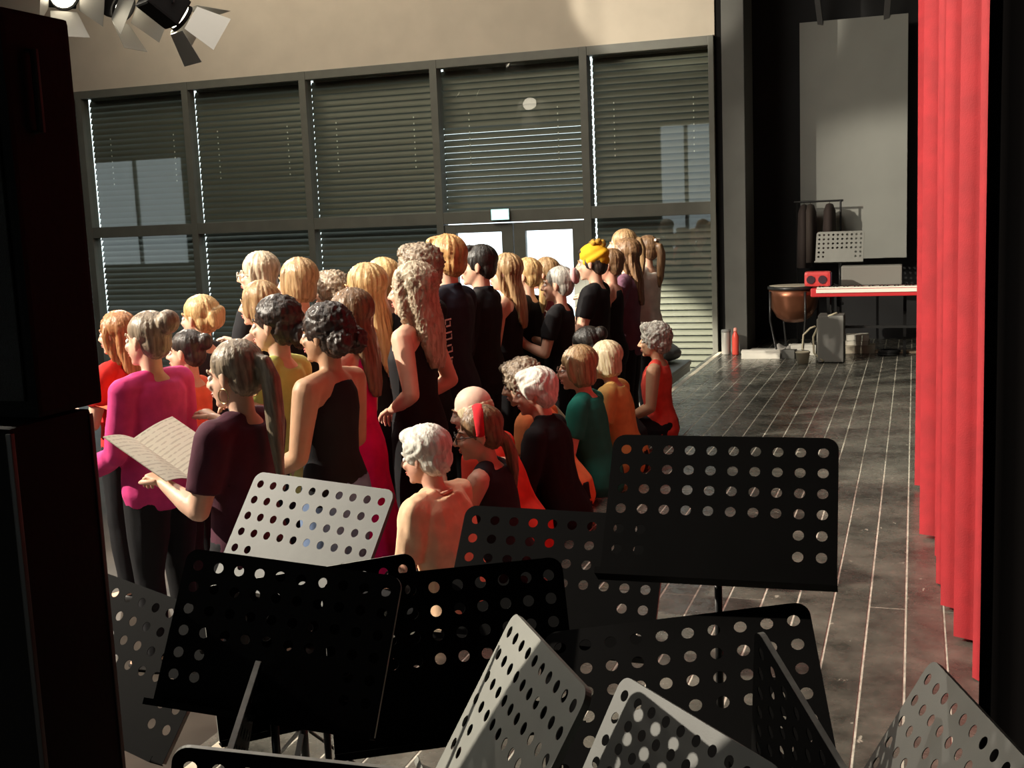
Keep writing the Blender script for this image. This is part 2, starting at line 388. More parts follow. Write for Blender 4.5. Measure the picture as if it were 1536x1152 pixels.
# ------------------------------------------------------------------ far end of the stage
cl = empty('stage_column', (-1.9, 13.35, 0)); cl['kind'] = 'structure'; tag(cl, 'tall grey column where the window band meets the stage', 'column')
MB().box((.035, 0, 2.9), (.24, .7, 5.8), bev=.008).build('shaft', M['column'], cl)
MB().box((-.125, -.03, 2.3), (.08, .6, 4.6), bev=.008).build('door_jamb', M['black'], cl)  # black strip standing in for the shadow on the left of the column
MB().box((-.175, -.36, 1.72), (.018, .03, 3.44)).build('edge_trim', mat('pale_trim', (.5, .47, .4), .5), cl)
sc_ = empty('projection_board', (-.67, 14.05, .95)); tag(sc_, 'tall pale grey board standing against the black stage wall', 'board')
MB().box((0, 0, 1.34), (1.17, .04, 2.68), bev=.004).build('panel', M['screen'], sc_)
for xx in (-.35, .35): MB().bar((xx, .02, 2.6), (xx*1.25, -.6, 3.6), .06, .03).build('hanging_strap', mat('grey_strap', (.14, .14, .14), .6), sc_)

# red house curtain
def fold_sheet(pts, amp, nf, z0, z1, th=.012, hem=0.):
    """a pleated cloth following the plan polyline pts"""
    P = [Vector(p) for p in pts]; segs = [(P[i+1]-P[i]).length for i in range(len(P)-1)]; T = sum(segs); n = nf*12; mb = MB(); rows = []
    for zi in range(13):
        z = z0+(z1-z0)*zi/12; row = []
        for k in range(n+1):
            s = T*k/n; q = 0
            while q < len(segs)-1 and s > segs[q]: s -= segs[q]; q += 1
            p = P[q].lerp(P[q+1], s/segs[q]); d = (P[q+1]-P[q]).normalized(); nn = Vector((-d.y, d.x))
            ph = 2*PI*nf*k/n
            w_ = amp*(math.sin(ph)+.30*math.sin(2.3*ph+1.1)+.18*math.sin(3.7*ph))*(1+.25*noise.noise(Vector((k*.13, zi*.12, 3))))
            p = p+nn*w_+d*(.018*noise.noise(Vector((k*.2, zi*.2, 9))))
            row.append((p.x, p.y, z+(hem*math.sin(ph*.31) if zi == 0 else 0)))
        rows.append(row)
    m = n+1
    front = [v for r_ in rows for v in r_]; fc = [(i*m+k, i*m+k+1, (i+1)*m+k+1, (i+1)*m+k) for i in range(12) for k in range(n)]
    mb.add(front, fc); mb.add([(x_+th*.7, y_+th*.7, z_) for x_, y_, z_ in front], [tuple(reversed(f)) for f in fc])
    return mb
cu = fold_sheet([(.115, 7.0), (.145, 6.0), (.19, 5.0), (.28, 4.0), (.42, 3.3)], .085, 11, .012, 5.6, hem=.008).build('stage_curtain', M['curtain'], None, True)
tag(cu, 'pleated red velvet stage curtain hanging beside the plank floor', 'curtain')
dp = fold_sheet([(.165, 3.12), (.45, 3.02), (1.1, 3.0), (2.2, 3.0)], .028, 9, .012, 5.6).build('masking_drape', M['drape'], None, True)  # black cloth, its colour deepened for the shade falling here
tag(dp, 'black masking drape at the right edge in front of the red curtain', 'drape')
MB()

# ------------------------------------------------------------------ music stands
def desk_meshes():
    W, H, rc = .50, .345, .028
    out = []
    for cx, cz, a0 in ((W/2-rc, H/2-rc, 0), (-W/2+rc, H/2-rc, 90), (-W/2+.004, -H/2+.004, 180), (W/2-.004, -H/2+.004, 270)):
        rr = rc if cz > 0 else .004
        for k in range(7 if cz > 0 else 3):
            t = R(a0+90*k/(6 if cz > 0 else 2)); out.append((cx+rr*math.cos(t), cz+rr*math.sin(t)))
    holes = []
    for r_ in range(6):
        for c in range(10):
            if r_ >= 4 and 2 <= c <= 7: continue
            holes.append((-.5/2+.032+c*(.436/9), H/2-.036-r_*.0478))
    hr = .0118; hs = 14
    vs = [Vector(p) for p in out]; ed = [(i, (i+1) % len(out)) for i in range(len(out))]
    for hx, hz in holes:
        n = len(vs)
        vs += [Vector((hx+hr*math.cos(2*PI*k/hs), hz+hr*math.sin(2*PI*k/hs))) for k in range(hs)]
        ed += [(n+k, n+(k+1) % hs) for k in range(hs)]
    V, Ed, F, *_ = delaunay_2d_cdt(vs, ed, [], 1, 1e-6)
    keep = []
    for f in F:
        c = sum((V[i] for i in f), Vector((0, 0)))/len(f)
        if any((c.x-hx)**2+(c.y-hz)**2 < (hr*.985)**2 for hx, hz in holes): continue
        keep.append(f)
    th = .0016; n = len(V); mb = MB()
    vv = [(v.x, -th/2, v.y) for v in V]+[(v.x, th/2, v.y) for v in V]
    cnt = {}
    for f in keep:
        for i in range(len(f)):
            e = (f[i], f[(i+1) % len(f)]); k = tuple(sorted(e)); cnt.setdefault(k, []).append(e)
    ff = [tuple(f) for f in keep]+[tuple(n+i for i in reversed(f)) for f in keep]
    for k, l in cnt.items():
        if len(l) == 1: a, b = l[0]; ff.append((b, a, n+a, n+b))
    mb.add(vv, ff); plate = mb.mesh('desk_plate')
    # rim folded back along the sides and the top
    rim = MB(); path = out[:14]; path = [path[-1]]+path if False else path
    loop = [out[-1]]+out[:14]+[out[14]]
    m = len(loop)
    for o_, d_ in ((0., 0.), ):
        vs = [(x_, 0, z_) for x_, z_ in loop]+[(x_, .011, z_) for x_, z_ in loop]+[(x_*.994, .011, z_*.994) for x_, z_ in loop]+[(x_*.994, 0, z_*.994) for x_, z_ in loop]
        fs_ = [(q*m+i, q*m+i+1, ((q+1) % 4)*m+i+1, ((q+1) % 4)*m+i) for q in range(4) for i in range(m-1)]
        rim.add(vs, fs_)
    rim = rim.mesh('rim')
    led = MB().box((0, -.022, -H/2), (W+.004, .046, .0022)).box((0, -.0445, -H/2+.006), (W+.004, .0018, .014)).mesh('ledge')
    brk = MB().box((0, .012, -.075), (.10, .020, .085), bev=.004).tube([(-.045, .024, -.10), (.045, .024, -.10)], .011).mesh('bracket')
    return plate, rim, led, brk
DPL, DRM, DLD, DBR = desk_meshes()
KNOB = MB().lathe([(.006, 0), (.006, .012), (.014, .013), (.016, .02), (.014, .028), (.004, .03)], 12).mesh('clamp_knob', True)
FOOT = MB().ell((0, 0, 0), (.013, .013, .011), seg=10, rg=6).mesh('rubber_foot', True)
def music_stand(label, x, y, z, yaw, tilt, roll, sc=1., legrot=0., deskmat=None, group='perforated music stands on the stage'):
    yaw, tilt, roll = R(yaw), R(tilt), R(roll)
    nh = Vector((math.sin(yaw), -math.cos(yaw), 0)); rt = Vector((math.cos(yaw), math.sin(yaw), 0))
    up = Vector((0, 0, 1))*math.cos(tilt)-nh*math.sin(tilt)
    rt, up = rt*math.cos(roll)+up*math.sin(roll), up*math.cos(roll)-rt*math.sin(roll)
    bk = up.cross(rt)*-1 if False else rt.cross(up)*-1
    nrm = rt.cross(up)            # points to the reader
    c = Vector((x, y, z)); piv = c-up*.10*sc-nrm*.024*sc
    root = empty('music_stand', (piv.x, piv.y, .0)); tag(root, label, 'music stand', group)
    off = Vector((piv.x, piv.y, 0))
    m = Matrix((rt, -nrm, up)).transposed().to_4x4() @ Matrix.Scale(sc, 4); m.translation = c-off
    dm = deskmat or M['desk']
    pl = ob('desk_plate', DPL, dm, root, m); ob('rim', DRM, deskmat or M['rim'], pl); ob('ledge', DLD, dm, pl)
    ob('bracket', DBR, M['tube'], root, m)
    zt = piv.z; zs = zt*.52
    MB().tube([(0, 0, zs-.05), (0, 0, zt)], .0085, 12).build('inner_post', M['tube'], root, True)
    lp = MB().tube([(0, 0, .06), (0, 0, zs)], .0125, 12).build('lower_post', M['tube'], root, True)
    MB().lathe([(.017, zs-.03), (.018, zs-.02), (.018, zs+.005), (.012, zs+.012)], 14).build('height_collar', M['rubber'], root, True)
    k = ob('clamp_knob', KNOB, M['rubber'], root); k.location = (.012, 0, zs-.012); k.rotation_euler = (0, R(90), 0)
    for q in range(3):
        t = R(legrot+120*q); d = Vector((math.cos(t), math.sin(t), 0)); 
        lg = MB().bar(d*.016+Vector((0, 0, .235)), d*.235+Vector((0, 0, .016)), .014, .006)
        lg.bar(d*.014+Vector((0, 0, .075)), d*.125+Vector((0, 0, .125)), .010, .004)
        l = lg.build('leg', M['tube'], root)
        f = ob('rubber_foot', FOOT, M['rubber'], l); f.location = d*.235+Vector((0, 0, .011))
    return root
STANDS = [
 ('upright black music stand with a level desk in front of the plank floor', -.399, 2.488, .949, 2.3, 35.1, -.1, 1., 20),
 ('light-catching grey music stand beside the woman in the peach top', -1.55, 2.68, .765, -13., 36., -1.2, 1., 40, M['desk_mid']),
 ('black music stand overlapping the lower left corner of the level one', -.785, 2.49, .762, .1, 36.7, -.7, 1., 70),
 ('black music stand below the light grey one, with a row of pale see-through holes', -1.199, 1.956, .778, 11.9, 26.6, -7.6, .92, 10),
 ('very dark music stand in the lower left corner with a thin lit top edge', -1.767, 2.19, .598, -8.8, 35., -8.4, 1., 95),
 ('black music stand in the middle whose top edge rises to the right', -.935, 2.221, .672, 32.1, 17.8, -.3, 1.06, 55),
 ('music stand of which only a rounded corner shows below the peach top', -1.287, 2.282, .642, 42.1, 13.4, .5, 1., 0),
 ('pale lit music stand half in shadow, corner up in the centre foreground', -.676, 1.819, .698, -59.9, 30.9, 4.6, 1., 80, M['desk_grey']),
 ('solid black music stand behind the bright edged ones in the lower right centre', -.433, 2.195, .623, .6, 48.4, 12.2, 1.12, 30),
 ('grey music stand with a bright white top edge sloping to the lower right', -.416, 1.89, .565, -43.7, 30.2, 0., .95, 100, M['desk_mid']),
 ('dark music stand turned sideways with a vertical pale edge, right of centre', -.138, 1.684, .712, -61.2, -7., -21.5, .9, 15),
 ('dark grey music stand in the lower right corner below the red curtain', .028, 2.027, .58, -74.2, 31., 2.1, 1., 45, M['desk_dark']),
 ('dark music stand turned sideways with a vertical pale edge, left of centre', -1.188, 1.709, .534, 112., -14.3, 17.4, 1., 65),
 ('nearest music stand, only its pale top edge at the bottom of the picture', -.841, 1.417, .679, 20.7, -2.5, -9.9, .85, 25),
]
for s in STANDS: music_stand(*s)

# ------------------------------------------------------------------ loudspeaker stack at the left
sp = empty('loudspeaker', (-1.82, 1.89, 1.2455)); tag(sp, 'tall black loudspeaker cabinet at the left edge', 'loudspeaker')
MB().box((0, 0, .39), (.46, .19, .77), bev=.012).build('cabinet', M['black'], sp)
MB().box((0, -.099, .39), (.41, .006, .70), bev=.002).build('grille', mat('speaker_grille', (.012, .012, .012), .5, .4, bump=.4, bscale=400), sp)
MB().tube([(.20, -.03, .55), (.245, -.03, .55), (.245, -.03, .70), (.20, -.03, .70)], .008).build('handle', M['rubber'], sp)
fc_ = empty('flight_case', (-1.845, 1.835, 0)); tag(fc_, 'black flight case under the loudspeaker', 'case')
MB().box((0, 0, .635), (.50, .23, 1.22), bev=.01).build('body', M['black'], fc_)
mb = MB()
for sx in (-1, 1):
    for sy in (-1, 1): mb.box((sx*.247, sy*.112, .635), (.012, .012, 1.2), bev=.003)
mb.build('corner_profile', mat('dark_alu', (.05, .045, .042), .45, .6), fc_)
lt = MB().box((-.06, -.119, 1.12), (.09, .012, .05), bev=.004).build('latch', mat('dull_steel', (.22, .22, .22), .4, .8), fc_)
for sx in (-1, 1):
    for sy in (-1, 1): MB().tube([(sx*.19, sy*.06-.012, .013), (sx*.19, sy*.06+.012, .013)], .013).build('castor', M['rubber'], fc_)

# ------------------------------------------------------------------ theatre lanterns
def lantern(label, loc, aim, group):
    root = empty('theatre_lantern', loc); tag(root, label, 'stage light', group)
    d = (Vector(aim)-Vector(loc)).normalized(); q = d.to_track_quat('-Z', 'Y').to_matrix().to_4x4()
    # lens at the origin looking down local -Z; a shallow bowl keeps the lamp just in front of the lens
    bd = MB().box((0, 0, .22), (.24, .24, .30), bev=.02); b_ = bd.build('housing', M['black'], root); b_.matrix_local = q
    rr = MB().loft([(Vector((0, 0, z_)), Vector((r_, 0, 0)), Vector((0, r_, 0))) for r_, z_ in ((.118, .06), (.125, .03), (.118, .03), (.11, .06))], 24, cap=False)
    o = rr.build('lens_ring', M['black'], root, True); o.matrix_local = q
    o = MB().ell((0, 0, .055), (.108, .108, .016)).build('lens', mat('lit_lens', (.9, .85, .7), .2, emit=(1, .9, .7), estr=9), root, True); o.matrix_local = q
    for k in range(4):
        m = q @ Matrix.Rotation(PI/2*k, 4, 'Z')
        w0, w1, l, spr = .11, .155, .22, .13
        poly = [(-w0, .125, .02), (w0, .125, .02), (w1, .125+spr, -l), (-w1, .125+spr, -l)]
        mb = MB(); mb.add(poly+[(x_, y_+.003, z_) for x_, y_, z_ in poly], [(0, 1, 2, 3), (7, 6, 5, 4), (0, 4, 5, 1), (1, 5, 6, 2), (2, 6, 7, 3), (3, 7, 4, 0)])
        o = mb.build('barn_door', mat('barn_door_metal', (.30, .29, .26), .45, .3), root); o.matrix_local = m
    # yoke and clamp up to the bar
    yk = MB(); sx = q.to_3x3() @ Vector((1, 0, 0)); c = q.to_3x3() @ Vector((0, 0, .2)); sx.z = 0; sx.normalize()
    yk.bar(c+sx*.14, c+sx*.14+Vector((0, 0, .28)), .012, .03, sx); yk.bar(c-sx*.14, c-sx*.14+Vector((0, 0, .28)), .012, .03, sx); yk.bar(c-sx*.145+Vector((0, 0, .28)), c+sx*.145+Vector((0, 0, .28)), .03, .01)
    yk.tube([c+Vector((0, 0, .28)), c+Vector((0, 0, .36))], .018); yk.build('yoke', M['tube'], root)
    return c+Vector(loc)+Vector((0, 0, .38))
LL = ['theatre lantern with open barn doors, leftmost at the top left', 'theatre lantern with bright barn doors, middle one at the top left', 'dark theatre lantern with barn doors, rightmost at the top left',
      'theatre lantern high in the hall aimed at the singers nearest the loudspeaker', 'theatre lantern high in the hall aimed at the music stands', 'theatre lantern high in the hall aimed at the far stage floor', 'theatre lantern high in the hall aimed at the beige wall']
hooks = []
for (a_, b_, e_, s_), l_ in zip(LANTERNS, LL): hooks.append(lantern(l_, a_, b_, 'theatre lanterns in the hall'))
def lbar(label, p, q_):
    root = empty('lighting_bar', p); tag(root, label, 'pipe')
    v = Vector(q_)-Vector(p); MB().tube([-v*.12, v*1.12], .024, 12).build('pipe', M['tube'], root, True)
    mb = MB()
    for t in (0, .5, 1): mb.tube([v*t, Vector((v.x*t, v.y*t, 6.0-p[2]))], .006, 6)
    mb.build('suspension_wire', M['tube'], root)
lbar('black lighting bar carrying the three lanterns at the top left', hooks[0], hooks[2])
lbar('black lighting bar high in the hall', (hooks[3].x, 1.8, hooks[3].z), (hooks[6].x, 7.2, hooks[3].z))
#PEOPLE
# ------------------------------------------------------------------ people
def remesh(mb, voxel, smooth_=4, dec=1., name='body', extra=None, disp=None):
    me = bpy.data.meshes.new('tmp'); me.from_pydata(mb.v, [], mb.f)
    o = bpy.data.objects.new('tmp', me); COL.objects.link(o)
    m = o.modifiers.new('r', 'REMESH'); m.mode = 'VOXEL'; m.voxel_size = voxel; m.adaptivity = 0
    if smooth_:
        m = o.modifiers.new('s', 'SMOOTH'); m.factor = .5; m.iterations = smooth_
    if dec < 1:
        m = o.modifiers.new('d', 'DECIMATE'); m.ratio = dec
    dg = bpy.context.evaluated_depsgraph_get()
    r = bpy.data.meshes.new_from_object(o.evaluated_get(dg)); r.name = name
    bpy.data.objects.remove(o); bpy.data.meshes.remove(me)
    if disp:
        vs = [(v.co.copy(), v.normal.copy()) for v in r.vertices]
        for v, (c, n) in zip(r.vertices, vs): v.co = disp(c, n)
    if extra and extra.v:
        bm = bmesh.new(); bm.from_mesh(r); base = [bm.verts.new(v) for v in extra.v]
        for f in extra.f:
            try: bm.faces.new([base[i] for i in f])
            except ValueError: pass
        bmesh.ops.recalc_face_normals(bm, faces=bm.faces[:]); bm.to_mesh(r); bm.free()
    shade(r); return r
V3 = Vector
# torso rings: height, half width, half depth, y offset
RINGS = [(.80, .150, .100, -.008), (.88, .170, .120, -.012), (.96, .162, .114, -.006), (1.06, .134, .096, .006), (1.16, .142, .106, .012),
         (1.26, .153, .112, .008), (1.34, .156, .098, -.004), (1.395, .118, .074, -.014), (1.43, .064, .056, -.016)]
ARMS = {'hold': ((.16, .22, -.96), (-.30, .86, .30)), 'down': ((.13, -.03, -.98), (.03, .18, -.97)), 'low': ((.16, .10, -.98), (-.2, .75, -.35)),
        'high': ((.14, .42, -.88), (-.30, .72, .62)), 'behind': ((.30, -.26, -.92), (-.55, .62, -.35)), 'lap': ((.13, .30, -.94), (-.35, .86, -.25)),
        'chin': ((.02, .55, -.80), (-.38, .30, .86)), 'reach': ((.22, .40, -.88), (-.12, .95, .10))}
HEADC = {}
def rig(P):
    """joint positions of one person in a 1.70 m canonical body, facing +Y"""
    lean, dz = R(P.get('lean', 0)), P['dz']; tw = R(P.get('twist', 0)); male = P.get('male', 0)
    pel = V3((0, 0, .93))
    def up(p, fr=1.):
        m = Matrix.Rotation(tw*fr, 4, 'Z') @ Matrix.Rotation(-lean*fr, 4, 'X')
        return pel+m @ (V3(p)-pel)+V3((0, 0, dz))
    J = {'up': up, 'dz': V3((0, 0, dz)), 'sw': .168*(1.14 if male else 1.0)*P.get('wide', 1.)}
    for s, n in ((-1, 'L'), (1, 'R')):                 # facing +Y the left hand is at -X
        S = up((s*J['sw'], -.012, 1.372))
        du, df = ARMS[P.get('arm'+n, P.get('arms', 'hold'))]
        rot = Matrix.Rotation(tw, 3, 'Z') @ Matrix.Rotation(-lean*.6, 3, 'X')
        du = rot @ V3((du[0]*s, du[1], du[2])).normalized(); df = rot @ V3((df[0]*s, df[1], df[2])).normalized()
        E_ = S+du*.285; W_ = E_+df*.245
        J['S'+n], J['E'+n], J['W'+n], J['df'+n], J['du'+n] = S, E_, W_, df, du
        if P.get('sit'):
            hip = V3((s*.088, .0, .905)); kn = V3((s*.115, .45, .905)); an = V3((s*.12, .47, -dz+.085)); toe = V3((s*.125, .61, -dz+.035))
        else:
            st = P.get('step', 0)*s
            hip = V3((s*.088, 0, .88)); kn = V3((s*.098, .015+st*.05, .48)); an = V3((s*.11, -.015+st*.1, .085)); toe = V3((s*.125, .13+st*.1, .03))
        for k, v in (('hip', hip), ('kn', kn), ('an', an), ('toe', toe)): J[k+n] = v+J['dz']
    # head matrix
    nb = up((0, -.018, 1.485)); hm = Matrix.Translation(nb) @ Matrix.Rotation(tw+R(P.get('hyaw', 0)), 4, 'Z') @ Matrix.Rotation(-lean*.55-R(P.get('hpitch', 0)), 4, 'X')
    J['hm'] = hm @ Matrix.Translation((0, .018, .108)) @ Matrix.Scale(P.get('hs', 1.06), 4)
    J['nb'] = up((0, -.02, 1.40)); J['nt'] = nb
    return J
def ring_pts(J, P, off=0., z0=0., z1=9., taper=None, male=0, wide=1.):
    out = []
    for z, a, b, y in RINGS:
        if not (z0 <= z <= z1): continue
        fr = min(1., max(0., (z-.86)/.22)); fr = fr*fr*(3-2*fr)
        k = 1.
        if male: k = 1.12 if z > 1.2 else (1.12 if z > 1.0 else .98)
        k *= wide; kb = P.get('belly', 1.) if .9 < z < 1.25 else (1.05 if male else 1.)
        if taper: a2, b2 = taper(z, a, b)
        else: a2, b2 = a, b
        up = J['up']; c = up((0, y, z), fr); ax = up((1, y, z), fr)-c; ay = up((0, y+1, z), fr)-c
        out.append((c, ax*(a2*k+off), ay*(b2*kb+off)))
    return out
def hand(mb_palm, mb_f, W_, df, side, curl, spread=1.):
    """palm (goes into the body surface) and five separate fingers"""
    d = df.normalized(); px = V3((0, 0, 1)).cross(d)
    px = px.normalized() if px.length > .15 else V3((side, 0, 0))
    nz_ = d.cross(px)                                   # back of the hand looks up
    w_ = px*side                                        # thumb lies to the inside
    e = W_+d*.085
    mb_palm.loft([(W_-d*.01, px*.024, nz_*.019), (W_+d*.03, px*.034, nz_*.017), (e, px*.040, nz_*.014), (e+d*.008, px*.034, nz_*.009)], 12)
    for k, (o_, l, r_) in enumerate(((-.029, .072, .0085), (-.010, .080, .009), (.010, .074, .0086), (.028, .058, .0075))):
        p = e-d*.01-w_*o_*1.0; dd = (d-w_*o_*2.2*spread).normalized(); pts = [p]; c = 0
        for q, fr in enumerate((.45, .32, .23)):
            c += R(curl*(1.0 if q else .8)); v = dd*math.cos(c)-nz_*math.sin(c); pts.append(pts[-1]+v*l*fr)
        mb_f.tube(pts, [r_, r_*.98, r_*.9, r_*.72], 7, True)
    p = W_+d*.026-w_*.026; dv = (d*.75-w_*.55-nz_*.25).normalized()
    mb_f.tube([p, p+dv*.034, p+dv*.034+(d*.85-w_*.1-nz_*.35).normalized()*.03, p+dv*.034+(d*.85-w_*.1-nz_*.35).normalized()*.03+(d*.8+w_*.2-nz_*.5).normalized()*.022], [.013, .011, .0098, .007], 7, True)
def head_prims(mb, hm, old=0, thin=1.):
    def e(c, r): mb.ell(c, r, hm, 18, 12)
    e((0, -.014, .028), (.074*thin, .094, .086)); e((0, .026, -.038), (.060*thin, .064, .070)); e((0, .030, -.07), (.047, .055, .045))
    e((0, .074, -.098), (.020, .018, .016)); e((0, .070, .016), (.050, .020, .013))
    mb.tube([hm @ V3((0, .088, .012)), hm @ V3((0, .104, -.012)), hm @ V3((0, .114, -.032))], [.009, .0105, .0135], 10, True)
    for s in (-1, 1):
        e((s*.034, .070, -.030), (.022, .018, .020)); e((s*.010, .101, -.036), (.009, .010, .008))
    e((0, .090, -.061), (.021, .010, .007)); e((0, .088, -.071), (.018, .010, .007)); e((0, .062, -.066), (.030, .03, .022))
    for s in (-1, 1):
        m2 = hm @ Matrix.Translation((s*.075*thin, -.008, -.012)) @ Matrix.Rotation(R(s*22), 4, 'Z') @ Matrix.Rotation(R(-12), 4, 'X')
        mb.ell((0, 0, .004), (.010, .020, .030), m2, 12, 8); mb.ell((0, .004, -.02), (.009, .012, .012), m2, 10, 6)
def body_mesh(P, J):
    mb = MB(); fg = MB(); male = P.get('male', 0); fat = P.get('fat', 1.)
    mb.loft(ring_pts(J, P, 0., male=male, wide=P.get('wide', 1.)), 20)
    for n, s in (('L', -1), ('R', 1)):
        up = J['up']
        mb.tube([up((s*.04, -.014, 1.405)), up((s*.11, -.014, 1.392)), J['S'+n]], [.045, .05, .050*fat], 12, True)
        mid = J['S'+n].lerp(J['E'+n], .45)
        mb.tube([J['S'+n], mid, J['E'+n]], [.053*fat, .047*fat, .038*fat], 12, True)
        m2 = J['E'+n].lerp(J['W'+n], .3)
        mb.tube([J['E'+n], m2, J['W'+n]], [.039*fat, .040*fat, .0255], 12, True)
        hand(mb, fg, J['W'+n], (J['df'+n]+V3((0, 0, P.get('wr', 0)))).normalized(), s, P.get('curl', 32))
        mb.tube([J['hip'+n], J['hip'+n].lerp(J['kn'+n], .5), J['kn'+n]], [.084*fat, .074*fat, .055], 12, True)
        cf = J['kn'+n].lerp(J['an'+n], .3)
        mb.tube([J['kn'+n], cf, J['an'+n]], [.054, .052, .034], 12, True)
        mb.tube([J['an'+n]+V3((0, -.02, -.035)), J['an'+n]+V3((0, .04, -.035)), J['toe'+n]], [.036, .036, .027], 12, True)
    nb, nt = J['nb'], J['nt']; hm = J['hm']
    mb.tube([nb, nb.lerp(nt, .5), hm @ V3((0, -.012, -.055))], [.050*(1.1 if male else 1), .050*(1.12 if male else 1), .05*(1.12 if male else 1)], 14, True)
    head_prims(mb, hm)
    return remesh(mb, P.get('vox', .0085), 3, .42, 'body', fg)
def cloth_disp(amp, seed, fr=9.):
    def f(c, n):
        a = noise.noise(V3((c.x*fr, c.y*fr, c.z*fr*.45+seed)))+.5*noise.noise(V3((c.x*fr*2.3+seed, c.y*fr*2.3, c.z*fr)))
        return c+n*(amp*a)
    return f
def top_mesh(P, J, kind, seed):
    mb = MB(); male = P.get('male', 0); off = P.get('loose', 0)+{'tee': .015, 'long': .020, 'jacket': .026, 'tank': .010, 'low': .010, 'vest': .013, 'halter': .010}[kind]
    w_ = P.get('wide', 1.); up = J['up']; fat = P.get('fat', 1.)
    if kind in ('tank', 'halter'):
        tp = lambda z, a, b: (a*(.72 if z > 1.38 else .84 if z > 1.3 else 1.), b)
        mb.loft(ring_pts(J, P, off, .8, 1.40, tp, male, w_), 20)
    elif kind == 'vest':
        tp = lambda z, a, b: (a*(1.05 if z > 1.38 else .97 if z > 1.3 else 1.), b)
        mb.loft(ring_pts(J, P, off, .8, 1.40, tp, male, w_), 20)
        for s in (-1, 1): mb.tube([up((s*.05, -.014, 1.405)), up((s*.125, -.014, 1.388))], [.054, .054], 12, True)
    elif kind == 'low':
        mb.loft(ring_pts(J, P, off, .8, 1.27, None, male, w_), 20)
        for s in (-1, 1): mb.tube([up((s*.085, -.095, 1.24)), up((s*.085, -.06, 1.41)), up((s*.085, .03, 1.41)), up((s*.085, .10, 1.25))], .009, 8)
    else:
        mb.loft(ring_pts(J, P, off, .80 if kind != 'jacket' else .75, 1.42, None, male, w_), 20)
        for n, s in (('L', -1), ('R', 1)):
            mb.tube([up((s*.05, -.014, 1.402)), up((s*.11, -.014, 1.392)), J['S'+n]], [.055, .060, .062*fat], 12, True)
            if kind == 'tee':
                e = J['S'+n].lerp(J['E'+n], P.get('sleeve', .62)); mb.tube([J['S'+n], J['S'+n].lerp(e, .5), e], [.066*fat, .064*fat, .060*fat], 14)
                mb.ell(J['S'+n], (.064*fat,)*3)
            else:
                r0 = .066 if kind == 'jacket' else .060
                mb.tube([J['S'+n], J['S'+n].lerp(J['E'+n], .5), J['E'+n], J['E'+n].lerp(J['W'+n], .4), J['W'+n].lerp(J['E'+n], .06)], [r0*fat, r0*.93*fat, r0*.83*fat, r0*.80*fat, r0*.66*fat], 12)
                mb.ell(J['S'+n], (r0*fat,)*3); mb.ell(J['E'+n], (r0*.83*fat,)*3)
        if kind == 'jacket':
            nm = Matrix.Translation(up((0, -.045, 1.385))); mb.ell((0, 0, 0), (.105, .078, .055), nm)
            mb.loft([(up((0, -.02, 1.40)), V3((.075, 0, 0)), V3((0, .068, 0))), (up((0, -.03, 1.465)), V3((.062, 0, 0)), V3((0, .060, 0)))], 16)
    return remesh(mb, .0105, 3, .5, 'top', None, cloth_disp(P.get('fold', .0045 if kind in ('tank', 'low', 'halter') else .009), seed, P.get('foldf', 9.)))
def bottom_mesh(P, J, kind, seed):
    mb = MB(); male = P.get('male', 0)
    if kind in ('skirt', 'dress'):
        r0 = ring_pts(J, P, .014, .86, 1.09, None, male, P.get('wide', 1.))
        rr = [(V3((0, 0, z))+J['dz'], V3((a, 0, 0)), V3((0, b, 0))) for z, a, b in ((.12, .30, .27), (.35, .26, .23), (.6, .215, .18), (.8, .19, .145))]
        mb.loft(rr+r0, 28)
        return remesh(mb, .012, 2, .5, 'skirt', None, lambda c, n: c+n*(.014*max(0, 1-(c.z-J['dz'].z)/1.0)*math.sin(math.atan2(c.y, c.x)*11)+.004*noise.noise(c*9)))
    mb.loft(ring_pts(J, P, .013, .79, 1.0, None, male, P.get('wide', 1.)), 20)
    for n in 'LR':
        f = P.get('fat', 1.)
        mb.tube([J['hip'+n], J['hip'+n].lerp(J['kn'+n], .5), J['kn'+n]], [.100*f, .090*f, .074], 12, True)
        mb.tube([J['kn'+n], J['kn'+n].lerp(J['an'+n], .4), J['an'+n]+V3((0, 0, .0))], [.072, .068, .058], 12)
    return remesh(mb, .012, 2, .45, 'trousers', None, cloth_disp(.006, seed, 7.))
# ---- hair, built in head space (origin at the head centre, face towards +Y)
hair_cache = {}
def strand_disp(amp, seed, k=15., curl=0., wave=0):
    def f(c, n):
        if curl:
            a = noise.noise(V3((c.x*curl, c.y*curl, c.z*curl*.8+seed)))+.6*noise.noise(V3((c.x*curl*2.1, c.y*curl*2.1+seed, c.z*curl*1.8)))
            return c+n*amp*a*1.4
        t = math.atan2(c.x, -(c.y+.02))
        if wave == 3:
            q = c.z*62+c.y*26+5*abs(c.x)*10*.35
            return c+n*amp*(math.sin(q)+.5*math.sin(q*1.9+c.x*30))
        if wave == 1: t += .35*math.sin(c.z*38+seed)+.25*math.sin(c.y*30)
        if wave == 2: t += .20*math.sin(c.z*95+4*math.sin(t*9)+seed)
        a = noise.noise(V3((math.cos(t)*k*.5, math.sin(t)*k*.5, c.z*7+seed)))+.45*noise.noise(V3((math.cos(t)*k*1.3, math.sin(t)*k*1.3, c.z*9+seed*2)))
        return c+n*amp*a
    return f
